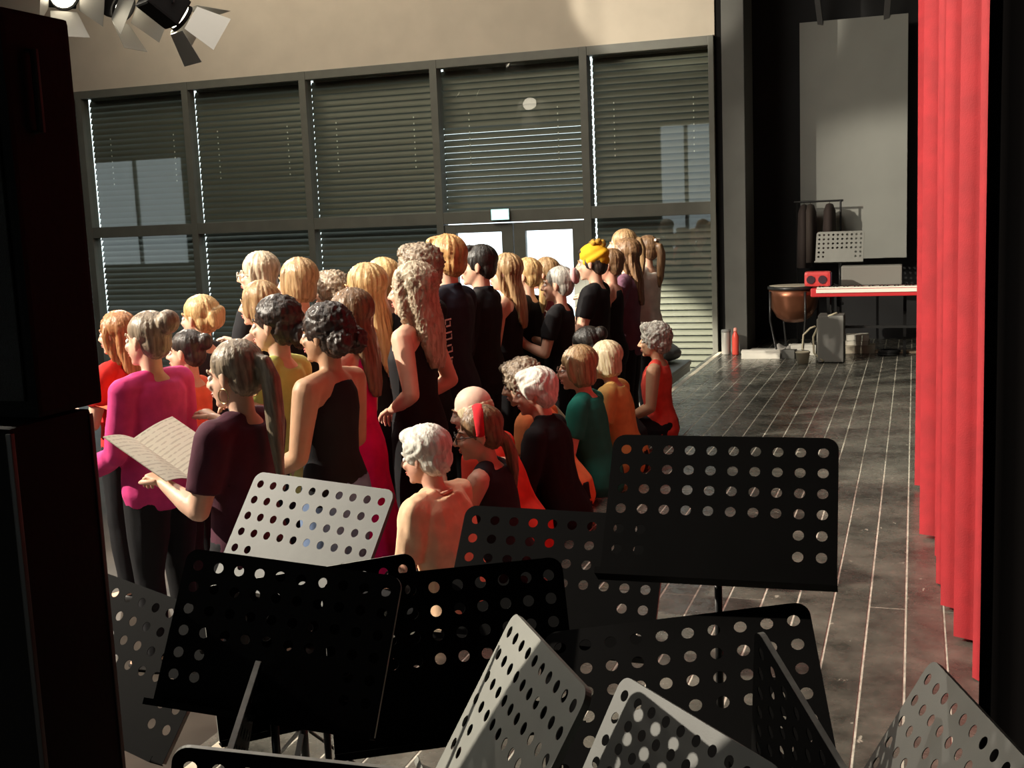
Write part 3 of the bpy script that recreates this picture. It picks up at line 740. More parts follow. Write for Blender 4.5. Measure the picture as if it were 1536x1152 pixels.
def hair_mesh(kind, seed=0, ln=.30):
    key = (kind, seed, ln)
    if key in hair_cache: return hair_cache[key]
    mb = MB(); amp, k, curl, vox = .006, 15., 0., .0065; wave = 0
    def cap(g=0., low=True):
        mb.ell((0, -.024, .040), (.083+g, .098+g, .084+g), None, 22, 14)
        if low: mb.ell((0, -.052, -.012), (.071+g, .060+g, .070+g), None, 18, 12)
    if kind == 'short':                                  # clipped short men's cut
        cap(.002); mb.ell((0, .045, .098), (.058, .040, .024)); amp = .005
        for s in (-1, 1): mb.ell((s*.068, .008, .012), (.012, .03, .04))
    elif kind == 'tousled':
        cap(.010); mb.ell((0, .04, .092), (.070, .058, .036)); amp = .010; k = 10
        for s in (-1, 1): mb.ell((s*.070, .012, .02), (.018, .038, .045))
    elif kind == 'crop':                                 # full short hair, an older person's cut
        cap(.010); mb.ell((0, .035, .090), (.070, .055, .035)); amp = .009; k = 9; wave = 1
        for s in (-1, 1): mb.ell((s*.072, .01, .02), (.020, .035, .048))
    elif kind == 'bald':
        mb.loft([(V3((0, -.018, z)), V3((.074+g, 0, 0)), V3((0, .091+g, 0))) for z, g in ((-.035, -.008), (-.02, .003), (.01, .004), (.03, .0015), (.036, -.01))], 24)
        amp = .002
    elif kind == 'bob':
        cap(.008, False); amp = .006
        mb.loft([(V3((0, -.028, z)), V3((a, 0, 0)), V3((0, b, 0))) for z, a, b in ((-.105, .060, .052), (-.085, .082, .070), (-.03, .090, .078), (.04, .088, .084))], 22)
        for s in (-1, 1): mb.ell((s*.074, .022, .0), (.016, .034, .075))
    elif kind == 'long':
        cap(.008, False); amp = .0075; k = 17
        mb.loft([(V3((.01*math.sin(seed), y, z)), V3((a, 0, 0)), V3((0, b, 0))) for z, y, a, b in
                 ((-.02-ln, -.118, .034, .014), (.02-ln, -.114, .062, .022), (-.20, -.098, .088, .034), (-.12, -.074, .090, .046), (-.05, -.042, .089, .064), (.03, -.026, .087, .085))], 24)
        for s in (-1, 1): mb.tube([(s*.070, .020, .06), (s*.084, .010, .0), (s*.080, -.010, -.09), (s*.075, -.045, -.16)], [.018, .020, .020, .014], 10, True)
    elif kind == 'curly':
        cap(.016, False); amp = .011; k = 13; wave = 2; vox = .006
        mb.loft([(V3((0, y, z)), V3((a, 0, 0)), V3((0, b, 0))) for z, y, a, b in
                 ((-.02-ln, -.112, .050, .030), (.04-ln, -.106, .088, .045), (-.20, -.092, .108, .055), (-.12, -.072, .110, .066), (-.05, -.045, .108, .080), (.03, -.028, .100, .095))], 24)
        for s in (-1, 1): mb.tube([(s*.072, .025, .07), (s*.092, .018, .0), (s*.098, -.005, -.10), (s*.085, -.035, -.18)], [.026, .030, .032, .02], 10, True)
    elif kind == 'curlyshort':
        cap(.016); amp = .008; curl = 62.; vox = .0055; mb.ell((0, .035, .095), (.075, .06, .04))
        for s in (-1, 1): mb.ell((s*.078, .0, .005), (.026, .045, .06))
    elif kind == 'bun':
        cap(.002); amp = .0045; mb.ell((0, -.118, .055), (.048, .042, .048))
    elif kind == 'highbun':
        cap(.002); amp = .005; mb.ell((.0, -.128, .078), (.054, .046, .052)); mb.ell((.0, -.10, .06), (.035, .035, .03))
    elif kind == 'lowbun':
        cap(.006); amp = .006; curl = 48.; mb.ell((.0, -.122, -.045), (.058, .045, .056)); mb.ell((0, -.095, -.03), (.04, .03, .035))
    elif kind == 'puffs':
        cap(.012); amp = .007; curl = 55.; vox = .0058
        for s in (-1, 1): mb.ell((s*.055, -.105, -.025), (.050, .050, .056))
    elif kind == 'updo':
        cap(.004); amp = .006; mb.ell((0, -.115, .0), (.056, .040, .062)); mb.ell((.03, -.125, .03), (.03, .025, .035)); mb.ell((-.025, -.13, -.02), (.03, .022, .03))
    elif kind == 'pony':
        cap(.002); amp = .005; k = 16
        mb.tube([(0, -.10, .045), (0, -.135, .035), (0, -.155, -.03), (0, -.150, -.12), (0, -.140, -.22), (0, -.130, -ln)], [.024, .030, .034, .036, .030, .010], 14, True)
    elif kind == 'lowpony':
        cap(.004); amp = .006
        mb.tube([(0, -.085, -.02), (0, -.115, -.05), (0, -.13, -.12), (0, -.125, -.20), (0, -.12, -ln)], [.03, .027, .030, .026, .008], 14, True)
    elif kind == 'scarf':
        mb.ell((0, -.026, .046), (.089, .106, .088), None, 22, 14); mb.ell((0, -.072, .02), (.074, .06, .06)); amp = .0042; wave = 3
    me = remesh(mb, vox, 2, .7, 'hair', None, strand_disp(amp, seed+.5, k, curl, wave))
    hair_cache[key] = me; return me
HAIRC = {'brown': ((.085, .045, .022), (.26, .15, .075)), 'dark': ((.012, .009, .008), (.055, .035, .026)), 'blonde': ((.36, .21, .075), (.72, .50, .24)),
         'lightbrown': ((.20, .115, .05), (.46, .30, .15)), 'reddish': ((.22, .085, .03), (.46, .22, .09)), 'white': ((.52, .49, .42), (.86, .83, .74)),
         'grey': ((.22, .21, .19), (.58, .55, .48)), 'greybrown': ((.13, .092, .062), (.36, .28, .195)), 'strawberry': ((.30, .14, .045), (.62, .36, .14)),
         'ash': ((.26, .20, .13), (.58, .48, .34)), 'black': ((.008, .007, .007), (.03, .024, .02)), 'pale': ((.45, .36, .20), (.80, .70, .48))}
def hairmat(c):
    return mat('hair_'+c, HAIRC[c][0], .42, 0, col2=HAIRC[c][1], vscale=70, stretch=(1, 1, .12), bump=.35, bscale=130, spec=.45)
SKINC = {'fair': (.72, .43, .30), 'rosy': (.70, .38, .27), 'tan': (.52, .30, .18), 'brown': (.26, .135, .075), 'pale': (.78, .54, .42)}
def skinmat(c): return mat('skin_'+c, SKINC[c], .5, 0, var=.06, vscale=14, bump=.05, bscale=160, spec=.35)
CL = {}
def cloth(name, col, rough=.85): return mat('cloth_'+name, col, rough, 0, var=.10, vscale=16, bump=.12, bscale=260, spec=.25)
EYE = MB().ell((0, 0, 0), (.0115, .0115, .0115), None, 12, 8).mesh('eye', True)
PUP = MB().ell((0, .0072, 0), (.0058, .0048, .0058), None, 10, 6).mesh('iris', True)
LIP = MB().ell((0, .094, -.0605), (.020, .0085, .0058)).ell((0, .0925, -.070), (.017, .0085, .0062)).mesh('lips', True)
BRW = MB().tube([(-.052, .070, .020), (-.034, .084, .026), (-.014, .090, .022)], [.003, .0045, .003], 8).tube([(.052, .070, .020), (.034, .084, .026), (.014, .090, .022)], [.003, .0045, .003], 8).mesh('eyebrows', True)
GLS = MB()
for s in (-1, 1):
    GLS.torus((s*.033, .107, -.004), (s*.12, 1, 0), .023, .0022, 20, 6)
    GLS.tube([(s*.056, .103, .002), (s*.079, .06, .003), (s*.082, -.01, .0), (s*.08, -.03, -.015)], .0022, 6)
GLS.tube([(-.012, .111, .0), (0, .114, .003), (.012, .111, .0)], .0022, 6)
GLS = GLS.mesh('glasses', True)
SHOE = None
PN = [0]
def person(label, pos, H, hair, haircol, top, topcol, P=None, bottom='trousers', botcol='black', skin='fair', rz=90., hln=.30, seed=None, group=None, face=True, glasses=None):
    """pos = (x, y) of the head crown for standing people; root is an Empty on the floor"""
    P = dict(P or {}); s = H/1.70; PN[0] += 1; seed = PN[0]*1.37 if seed is None else seed
    P.setdefault('dz', 0.)
    J = rig(P)
    root = empty('person', (0, 0, ZH), R(rz), s)
    crown = J['hm'] @ V3((0, -.015, .115)); c2 = Matrix.Rotation(R(rz), 3, 'Z') @ (V3((crown.x, crown.y, 0))*s)
    root.location = (pos[0]-c2.x, pos[1]-c2.y, ZH)
    tag(root, label, 'person', group)
    ob('body', body_mesh(P, J), skinmat(skin), root)
    ob('top' if top != 'jacket' else 'jacket', top_mesh(P, J, top, seed), cloth(topcol, CLOTH[topcol]), root)
    ob('skirt' if bottom in ('skirt', 'dress') else 'trousers', bottom_mesh(P, J, bottom, seed+3), cloth(botcol, CLOTH[botcol]), root)
    for n in 'LR':
        a, t = J['an'+n], J['toe'+n]
        MB().loft([(a+V3((0, y, -.046+z)), V3((wx, 0, 0)), V3((0, 0, hz))) for y, wx, hz, z in ((-.075, .02, .02, 0), (-.06, .036, .036, .002), (0, .042, .040, .004), (.06, .047, .034, -.004), (.12, .05, .026, -.012), (.17, .038, .018, -.018), (.19, .012, .008, -.022))], 14).build('shoe', mat('shoe_leather', (.02, .018, .017), .45), root, True)
    hm = J['hm']
    hmat = cloth('mustard_scarf', CLOTH['mustard_scarf']) if hair == 'scarf' else hairmat(haircol)
    ho = ob('headscarf' if hair == 'scarf' else 'hair', hair_mesh(hair, int(seed) % 3, hln), hmat, root, hm)
    if face:
        for sx in (-1, 1):
            e = ob('eye', EYE, mat('eye_white', (.8, .78, .74), .25), root, hm @ Matrix.Translation((sx*.032, .0755, -.004)))
            ob('iris', PUP, mat('iris_dark', (.05, .03, .02), .2), e)
        ob('lips', LIP, mat('lip_tone', (.50, .17, .14), .45), root, hm); ob('eyebrows', BRW, hmat if hair not in ('scarf', 'bald') else hairmat('lightbrown'), root, hm)
    if glasses: ob('glasses', GLS, mat('glasses_'+glasses, {'black': (.02, .02, .02), 'clear': (.6, .55, .45), 'brown': (.12, .05, .03)}[glasses], .3), root, hm)
    root['_'] = 0; del root['_']
    return root, J, s
CLOTH = {'black': (.010, .0095, .011), 'charcoal': (.022, .022, .026), 'navy': (.018, .022, .034), 'red': (.62, .025, .02), 'pink': (.62, .045, .20), 'burgundy': (.075, .02, .035),
         'coral': (.78, .16, .08), 'lime': (.50, .52, .14), 'magenta': (.78, .008, .16), 'peach': (.84, .54, .34), 'scarlet': (.72, .06, .035), 'orange': (.80, .25, .09), 'teal': (.015, .21, .16),
         'mustard': (.62, .38, .12), 'coralred': (.80, .085, .06), 'mustard_scarf': (.80, .43, .02), 'jeans': (.16, .22, .36), 'plum': (.10, .02, .05), 'lilac': (.15, .07, .11), 'bluegrey': (.045, .055, .075), 'white': (.75, .72, .66), 'cream': (.70, .6, .42), 'wine': (.16, .02, .03)}
GR = 'choir singers standing in front of the stage'; GS = 'singers sitting along the stage edge'
def paper_sheet(label, root, J, s, kind='sheet', col=None, size=(.21, .297), up_=.35, hand_='L', group='music sheets held by the singers', both=True, yaw=0., off=(0, 0, 0)):
    """an open booklet or a sheet resting on the hands of a singer"""
    a = J['WL']+J['dfL']*.07; b = J['WR']+J['dfR']*.07; c = (a+b)/2 if both else a
    bpy.context.view_layer.update()
    mw = root.matrix_world; p = mw @ (c+V3(off))
    fwd = (mw.to_3x3() @ V3((0, 1, 0))).normalized(); fwd = Matrix.Rotation(R(yaw), 3, 'Z') @ fwd; rt = fwd.cross(V3((0, 0, 1)))
    upv = (fwd*math.cos(up_)+V3((0, 0, 1))*math.sin(up_)); nrm = rt.cross(upv)
    m = Matrix((rt, upv, nrm)).transposed().to_4x4(); m.translation = p+nrm*.010
    root2 = empty('music_booklet' if kind == 'book' else 'music_sheet'); root2.matrix_world = m
    tag(root2, label, 'booklet' if kind == 'book' else 'sheet', group)
    w_, h_ = size
    if kind == 'book':
        for sx in (-1, 1):
            mb = MB(); n = 6; vs = []
            for i in range(n+1):
                t = i/n; vs += [(sx*w_*t, -h_*.3, .055*t+.012*math.sin(PI*t)), (sx*w_*t, h_*.7, .055*t+.012*math.sin(PI*t))]
            fs_ = [(2*i, 2*i+2, 2*i+3, 2*i+1) for i in range(n)]
            mb.add(vs, fs_); mb.add([(x_, y_, z_-.003) for x_, y_, z_ in vs], [tuple(reversed(f)) for f in fs_]); mb.build('page', M['print'], root2, True)
    else:
        mb = MB(); n = 5; vs = []
        for i in range(n+1):
            t = i/n-.5; vs += [(w_*t, -h_*.3, .02*t*t*4), (w_*t, h_*.7, .02*t*t*4)]
        fs_ = [(2*i, 2*i+2, 2*i+3, 2*i+1) for i in range(n)]
        mb.add(vs, fs_); mb.add([(x_, y_, z_-.0015) for x_, y_, z_ in vs], [tuple(reversed(f)) for f in fs_]); mb.build('page', col or M['paper'], root2, True)
    return root2

# ---- standing singers (crown x, y, height)
person('singer with long reddish-brown hair in a red top beside the black loudspeaker', (-4.0, 5.17), 1.56, 'long', 'reddish', 'tee', 'red', hln=.26, group=GR)
r_, J_, s_ = person('singer in a bright pink sweater with a high bun', (-3.23, 4.38), 1.62, 'highbun', 'greybrown', 'long', 'pink', {'arms': 'low', 'wide': 1.12, 'fat': 1.12, 'hs': 1.1}, group=GR, rz=82)
r_, J_, s_ = person('singer with a long ponytail and hoop earring in a dark plum tee reading a booklet', (-2.32, 3.62), 1.575, 'pony', 'greybrown', 'tee', 'burgundy', {'arms': 'hold', 'wide': 1.06, 'fat': 1.12, 'hs': 1.1, 'curl': 48, 'vox': .0075, 'sleeve': .75, 'hpitch': 6}, hln=.42, group=GR, rz=86)
for sx in (-1, 1):
    MB().torus((sx*.083, -.006, -.066), (1, .25*sx, 0), .026, .0022, 24, 6).build('hoop_earring', mat('gold', (.8, .6, .3), .25, 1.), r_, True).matrix_local = J_['hm']
paper_sheet('open printed booklet held by the singer in the plum tee', r_, J_, s_, 'book', up_=.55, yaw=4)
r_, J_, s_ = person('dark-haired singer in a coral top half hidden behind the plum tee', (-3.46, 5.0), 1.48, 'bun', 'dark', 'vest', 'coral', {'arms': 'hold'}, group=GR, rz=95)
paper_sheet('orange folder held by the singer in the coral top', r_, J_, s_, 'sheet', col=mat('orange_card', (.8, .2, .08), .7), up_=.3)
person('blonde singer with a twisted updo and black collar', (-3.68, 5.46), 1.62, 'updo', 'blonde', 'tee', 'charcoal', {'hyaw': -6}, group=GR)
person('singer with a light brown straight bob behind the blonde updo', (-3.48, 5.75), 1.67, 'bob', 'lightbrown', 'tank', 'black', group=GR)
person('tall singer with long ash hair and clear glasses at the back of the choir', (-3.93, 6.52), 1.81, 'long', 'ash', 'tee', 'black', {'hyaw': 14}, hln=.24, group=GR, glasses='clear')
person('singer with a short caramel bob near the dark window bay', (-3.40, 6.06), 1.78, 'bob', 'lightbrown', 'tank', 'black', {'hyaw': -5}, group=GR, skin='rosy')
person('singer with curly grey-brown hair mostly hidden behind others', (-3.59, 6.83), 1.66, 'curlyshort', 'greybrown', 'tee', 'black', group=GR)
person('singer with long dark brown hair in a magenta dress', (-2.56, 5.05), 1.66, 'long', 'brown', 'tank', 'magenta', {'arms': 'low'}, 'dress', 'magenta', hln=.36, group=GR)
person('singer with dark curls in a low bun and a lime green top', (-2.72, 4.63), 1.66, 'lowbun', 'dark', 'tee', 'lime', {'hs': 1.1, 'sleeve': .4}, group=GR)
person('singer with dark hair puffs in a black sleeveless top and jeans', (-2.33, 4.37), 1.64, 'puffs', 'dark', 'halter', 'black', {'arms': 'low', 'wide': 1.1, 'fat': 1.15, 'hs': 1.08}, 'trousers', 'jeans', group=GR, rz=84, skin='tan')
person('singer with long straight blonde hair and bare shoulders in a black low-backed top', (-2.80, 5.72), 1.75, 'long', 'blonde', 'low', 'black', {'arms': 'low'}, hln=.40, group=GR)
person('blonde singer almost hidden between the straight and the curly hair', (-3.15, 6.67), 1.745, 'bob', 'blonde', 'tee', 'black', group=GR)
person('singer with long curly blonde hair in a black sleeveless top', (-2.42, 5.49), 1.75, 'curly', 'ash', 'tank', 'black', {'arms': 'behind', 'fat': 1.05}, hln=.34, group=GR)
r_, J_, s_ = person('singer with dark cropped curls in a black shirt with white lettering down the back', (-2.61, 6.02), 1.83, 'curlyshort', 'greybrown', 'tee', 'black', {'male': 1}, group=GR)
r15 = (r_, J_, s_)
person('tall young man with strawberry blond hair in a dark jacket', (-2.66, 6.55), 1.87, 'tousled', 'strawberry', 'jacket', 'navy', {'male': 1, 'arms': 'low', 'hyaw': -8}, group=GR, rz=84, glasses='black')
person('dark-haired young man in a black suit', (-2.68, 7.17), 1.80, 'short', 'black', 'jacket', 'black', {'male': 1, 'arms': 'low', 'hyaw': 10}, group=GR, rz=92)
person('singer with long light brown hair in a black sleeveless top behind the suit', (-2.68, 7.69), 1.715, 'long', 'lightbrown', 'tank', 'black', {'arms': 'low'}, hln=.34, group=GR)
person('blonde singer with a low ponytail before the bright door pane', (-2.67, 8.11), 1.67, 'lowpony', 'blonde', 'tee', 'black', hln=.26, group=GR)
person('singer with tied brown hair in a wine top before the bright door pane', (-2.69, 8.64), 1.65, 'updo', 'lightbrown', 'tee', 'wine', group=GR, skin='rosy')
r_, J_, s_ = person('silver-haired singer in a black tee with a pink scrunchie bun', (-2.36, 7.89), 1.61, 'bun', 'grey', 'tee', 'black', {'arms': 'hold', 'hs': 1.1}, group=GR)
MB().torus((0, -.122, .055), (0, -1, .2), .038, .020, 20, 8).ell((0, -.135, .055), (.036, .022, .036)).build('scrunchie', cloth('pinkish', (.75, .42, .42)), r_, True).matrix_local = J_['hm']
paper_sheet('pale pink sheet held by the silver-haired singer', r_, J_, s_, 'sheet', col=mat('pink_paper', (.80, .56, .50), .8), up_=1.0)
r_, J_, s_ = person('singer in a black tee with a mustard yellow headscarf', (-2.28, 8.48), 1.74, 'scarf', 'dark', 'tee', 'black', {'arms': 'hold', 'fat': 1.1, 'hpitch': 6}, group=GR)
kn = MB()
for q in range(10):
    t = q*.9; kn.ell((.040*math.cos(t), -.060+.040*math.sin(t), .128+.014*math.sin(q*2.1)), (.027, .022, .021))
ob('hair', hair_mesh('short', 1, .30), hairmat('dark'), r_, J_['hm'] @ Matrix.Translation((0, -.004, -.012)) @ Matrix.Scale(.97, 4))
kn.build('scarf_knot', mat('patterned_knot', (.75, .42, .03), .8, col2=(.10, .06, .02), vscale=45), r_, True).matrix_local = J_['hm']
paper_sheet('white booklet held by the singer with the yellow headscarf', r_, J_, s_, 'book', up_=.5)
person('singer with undercut hair in a black racerback top', (-2.27, 9.01), 1.69, 'short', 'brown', 'halter', 'black', {'arms': 'low', 'fat': 1.08}, group=GR, skin='rosy')
person('singer with long wavy brown hair over a lilac wrap at the end of the row', (-2.24, 9.45), 1.75, 'long', 'brown', 'tee', 'lilac', hln=.36, group=GR)
person('tall singer with sleek brown hair at the back end of the row', (-2.41, 10.05), 1.82, 'pony', 'lightbrown', 'tee', 'black', hln=.30, group=GR)
r_, J_, s_ = person('last singer of the row, brown ponytail with a pale hair clip', (-2.30, 10.29+.2), 1.75, 'pony', 'brown', 'tee', 'white', {'arms': 'high', 'twist': -20}, hln=.30, group=GR)
MB().box((0, -.118, .085), (.07, .02, .02), bev=.006).build('hair_clip', mat('pale_clip', (.75, .7, .6), .4), r_).matrix_local = J_['hm']
paper_sheet('white sheet raised by the last singer of the row', r_, J_, s_, 'sheet', up_=.9)
# lettering on the back of the black shirt (upright strokes too small to read in the photograph)
r_, J_, s_ = r15
mb = MB()
for q in range(11):
    z_ = 1.335-q*.034; yb_ = -(.112+.024)-.002*(1 if q < 8 else .4)
    L_ = .085 if q % 3 != 1 else .06
    mb.box((.05, yb_, z_), (L_, .002, .008))
    if q % 2: mb.box((.05+L_/2-.004, yb_, z_+.012), (.008, .002, .024))
    elif q % 3 == 0: mb.box((.05-L_/2+.004, yb_, z_-.012), (.008, .002, .024))
mb.build('back_lettering', mat('white_print', (.7, .68, .62), .7), r_)

# ---- singers sitting on the stage edge: (crown x, y, z)
def seated(label, crown, hair, haircol, top, topcol, P, **k):
    P = dict(P); P['sit'] = 1; x_, y_, z_ = crown; s = 1.
    for it in range(8):                                  # body size follows from seat height 0 and crown height
        P['dz'] = .40/s-.83
        J = rig(P); c = J['hm'] @ V3((0, -.015, .118)); s = (z_+.40)/c.z
    return person(label, (x_, y_), 1.70*s, hair, haircol, top, topcol, P, group=GS, **k)
r_, J_, s_ = seated('elderly woman with short white hair in a peach top sitting by the grey music stand', (-1.87, 4.25, .77), 'crop', 'white', 'tee', 'peach', {'lean': 16, 'arms': 'lap', 'wide': 1.1, 'fat': 1.1, 'hs': 1.1, 'vox': .0075, 'sleeve': .8, 'fold': .016, 'foldf': 12., 'loose': .014}, skin='rosy', rz=80)
cb = MB(); c0 = J_['up']((0, -.018, 1.412))
for q in range(25):
    t = 2*PI*q/24; cb.ell(c0+V3((.066*math.cos(t), .066*math.sin(t)-.004, .012*math.cos(t)*0-.018*math.sin(t))), (.012, .012, .010), None, 8, 6)
ob('neckband', remesh(cb, .006, 3, .8, 'neckband'), cloth('peach_band', (.74, .42, .30)), r_)
r_, J_, s_ = seated('woman with a red headband and dark glasses resting her chin on her hand', (-1.82, 4.75, .77), 'lowpony', 'brown', 'vest', 'charcoal', {'lean': 14, 'armL': 'chin', 'armR': 'lap', 'fat': 1.12, 'hs': 1.12, 'hyaw': 26, 'vox': .0075}, skin='rosy', hln=.28, glasses='black', rz=88)
hb = MB()
for i in range(41):
    t = PI*i/40; hb.ell((.090*math.cos(t), -.004-.012*math.sin(t), .006+.118*math.sin(t)), (.011+.010*math.sin(t), .022+.006*math.sin(t), .011), None, 8, 6)
ob('headband', remesh(hb, .006, 3, .8, 'headband'), cloth('redband', (.62, .02, .03)), r_, J_['hm'])
seated('balding man with a blond fringe of hair in a scarlet tee', (-2.02, 5.17, .80), 'bald', 'pale', 'tee', 'scarlet', {'lean': 24, 'arms': 'lap', 'male': 1, 'fat': 1.1, 'belly': 1.15}, skin='pale')
seated('white-haired man in a black suit jacket', (-1.83, 5.61, .82), 'crop', 'white', 'jacket', 'black', {'lean': 13, 'arms': 'lap', 'male': 1, 'hyaw': 8}, skin='rosy')
seated('person in an orange top leaning forward beside the black suit', (-2.07, 6.06, .80), 'curlyshort', 'greybrown', 'tee', 'orange', {'lean': 26, 'arms': 'lap', 'wide': 1.08, 'fat': 1.15}, skin='fair')
seated('woman with short brown hair and glasses in a teal top', (-1.83, 6.41, .84), 'bob', 'lightbrown', 'tee', 'teal', {'lean': 12, 'armL': 'lap', 'armR': 'chin', 'hyaw': 12, 'hs': 1.08, 'wide': 1.08}, skin='rosy', glasses='brown')
seated('woman with a pale blonde bob in a mustard top', (-1.82, 7.00, .80), 'bob', 'pale', 'tee', 'mustard', {'lean': 14, 'arms': 'lap', 'wide': 1.1, 'fat': 1.15}, skin='rosy')
r_, J_, s_ = seated('person with black hair and a pale clip bending forward between the mustard and coral tops', (-2.09, 7.50, .84), 'bun', 'black', 'tee', 'black', {'lean': 25, 'arms': 'lap'}, skin='rosy')
seated('woman with curly grey hair in a sleeveless coral red top nearest the window end', (-1.73, 8.10, .80), 'curlyshort', 'grey', 'vest', 'coralred', {'lean': 4, 'arms': 'low', 'fat': 1.1, 'hs': 1.1}, skin='tan')
#PROPS
# ------------------------------------------------------------------ things at the far end of the stage
music_stand('pale perforated music stand behind the red keyboard at the far end of the stage', -.76, 13.05, 1.125, -6, 16, 0, 1., 30, M['desk_grey'])
# stage piano
kb = empty('stage_piano', (-.30, 12.30, 0)); tag(kb, 'red stage piano on a black stand behind the grey amplifier', 'keyboard')
MB().box((0, 0, .705), (1.38, .34, .085), bev=.012).build('case', mat('red_case', (.55, .03, .035), .4), kb)
MB().box((0, -.10, .752), (1.26, .15, .012)).box((0, -.176, .722), (1.27, .012, .036)).build('white_keys', mat('ivory_keys', (.85, .82, .72), .35), kb)['kind'] = 'stuff'
mb = MB()
for i in range(36):
    if i % 7 in (2, 6): continue
    mb.box((-.61+i*.0345, -.075, .763), (.012, .09, .012))
mb.build('black_keys', mat('black_keys', (.01, .01, .01), .3), kb)['kind'] = 'stuff'
for sx in (-1, 1):
    for sg in (-1, 1): MB().bar((sx*.52, -.15*sg, .01), (sx*.52, .15*sg, .66), .03, .03, V3((1, 0, 0))).build('leg', M['tube'], kb)
MB().bar((-.52, 0, .34), (.52, 0, .34), .025, .025).build('crossbar', M['tube'], kb)
gb = empty('amplifier_head', (-.42, 12.62, .0)); tag(gb, 'wide grey box on a black table behind the stage piano', 'amplifier')
MB().box((0, .1, .84), (.60, .22, .20), bev=.012).build('cabinet', mat('grey_cabinet', (.22, .215, .19), .6), gb)
MB().box((0, .1, .72), (.72, .26, .03), bev=.005).build('table_top', M['black'], gb)
for sx in (-1, 1):
    for sy in (-1, 1): MB().box((sx*.33, .1+sy*.10, .353), (.03, .03, .706)).build('leg', M['black'], gb)
rb = empty('boom_box', (-.93, 12.30, .752)); tag(rb, 'red box with round dark discs standing on the left end of the piano', 'speaker box')
MB().box((.0, 0, .085), (.26, .15, .15), bev=.03).build('shell', mat('red_shell', (.62, .05, .05), .45), rb)
for sx in (-.065, .05): MB().tube([(sx, -.070, .08), (sx, -.084, .08)], .042, 20).build('disc', mat('dark_disc', (.05, .02, .03), .4), rb)
MB().box((.125, 0, .08), (.02, .13, .13), bev=.008).build('side_panel', mat('purple_side', (.06, .01, .05), .5), rb)
# kettledrum
kd = empty('kettledrum', (-1.20, 12.62, 0)); tag(kd, 'copper kettledrum beside the stage piano', 'drum')
MB().lathe([(.02, .36), (.10, .37), (.18, .42), (.235, .52), (.255, .64), (.26, .72)], 32).build('bowl', mat('copper', (.22, .085, .045), .35, .7, var=.2, vscale=6), kd, True)
MB().lathe([(.262, .715), (.275, .72), (.275, .745), (.258, .752), (.01, .753)], 32).build('rim', M['tube'], kd, True)
MB().lathe([(.252, .7535), (.20, .756), (.01, .756)], 32).build('drumhead', mat('drum_skin', (.42, .38, .30), .6), kd, True)
for q in range(4):
    t = R(90*q+30); MB().tube([(.27*math.cos(t), .27*math.sin(t), .70), (.27*math.cos(t), .27*math.sin(t), .40), (.20*math.cos(t), .20*math.sin(t), .06), (.26*math.cos(t), .26*math.sin(t), .015)], .012, 8).build('strut', M['tube'], kd, True)
# clothes rail
rl = empty('clothes_rail', (-1.03, 13.75, 0)); tag(rl, 'black clothes rail before the grey board', 'rail')
for sx in (-1, 1):
    MB().tube([(sx*.24, 0, .02), (sx*.24, 0, 1.62)], .012).build('post', M['tube'], rl); MB().bar((sx*.24, -.2, .02), (sx*.24, .2, .02), .03, .03).build('foot', M['tube'], rl)
MB().tube([(-.27, 0, 1.62), (.27, 0, 1.62)], .012).build('rail', M['tube'], rl)
for q, (xx, ln_, cc, lb) in enumerate(((-.16, .72, (.03, .02, .017), 'dark brown garment hanging leftmost on the clothes rail'), (-.09, .66, (.042, .03, .024), 'brown garment hanging second on the clothes rail'), (.12, .60, (.034, .022, .019), 'dark brown garment hanging rightmost on the clothes rail'))):
    g = empty('hanging_garment', (-1.03+xx, 13.75, 1.60-ln_)); tag(g, lb, 'garment', 'garments on the clothes rail')
    n = 16; mb = MB()
    mb.loft([(V3((0, 0, z)), V3((wx, 0, 0)), V3((0, wy, 0))) for z, wx, wy in ((0, .085, .19), (ln_*.5, .075, .18), (ln_*.85, .065, .19), (ln_*.97, .04, .09), (ln_*.99, .012, .02))], 20)
    mb.build('cloth', mat('garment_%d' % q, cc, .85), g, True); MB().torus((0, 0, ln_+.005), (1, 0, 0), .016, .002, 14, 6).build('hook', M['tube'], g)
# amplifier with cables
am = empty('combo_amplifier', (-.81, 12.22, 0)); tag(am, 'upright grey amplifier cabinet with pale cables in front of the piano', 'amplifier')
MB().box((.02, 0, .245), (.25, .34, .47), bev=.012).build('cabinet', mat('amp_vinyl', (.19, .185, .17), .6, bump=.2, bscale=300), am)
MB().box((-.112, 0, .235), (.012, .29, .41)).build('speaker_cloth', mat('amp_cloth', (.30, .29, .25), .8, bump=.3, bscale=400), am)
MB().tube([(-.119, -.03, .16), (-.122, -.03, .16)], .05, 20).build('speaker_cone', M['black'], am)
MB().tube([(.02, -.10, .482), (.02, -.06, .51), (.02, .06, .51), (.02, .10, .482)], .010).build('handle', M['rubber'], am, True)
for sx in (-.07, .11):
    for sy in (-.13, .13): MB().ell((sx, sy, .006), (.014, .014, .008)).build('rubber_foot', M['rubber'], am)
cabm = mat('cream_cable', (.62, .56, .40), .5)
c1 = MB().tube([(-.86, 12.05, .02), (-.955, 12.08, .10), (-.965, 12.12, .26), (-.90, 12.10, .40), (-.81, 12.06, .475), (-.73, 12.08, .505)], .011, 8).build('cable', cabm, None, True)
tag(c1, 'cream cable draped over the front of the grey amplifier', 'cable')
c2 = MB().tube([(-1.03, 12.15, .02), (-1.08, 12.2, .14), (-1.07, 12.22, .27), (-1.0, 12.22, .34), (-.95, 12.2, .36)], .010, 8).build('cable', cabm, None, True)
tag(c2, 'cream cable arching to the left of the grey amplifier', 'cable')
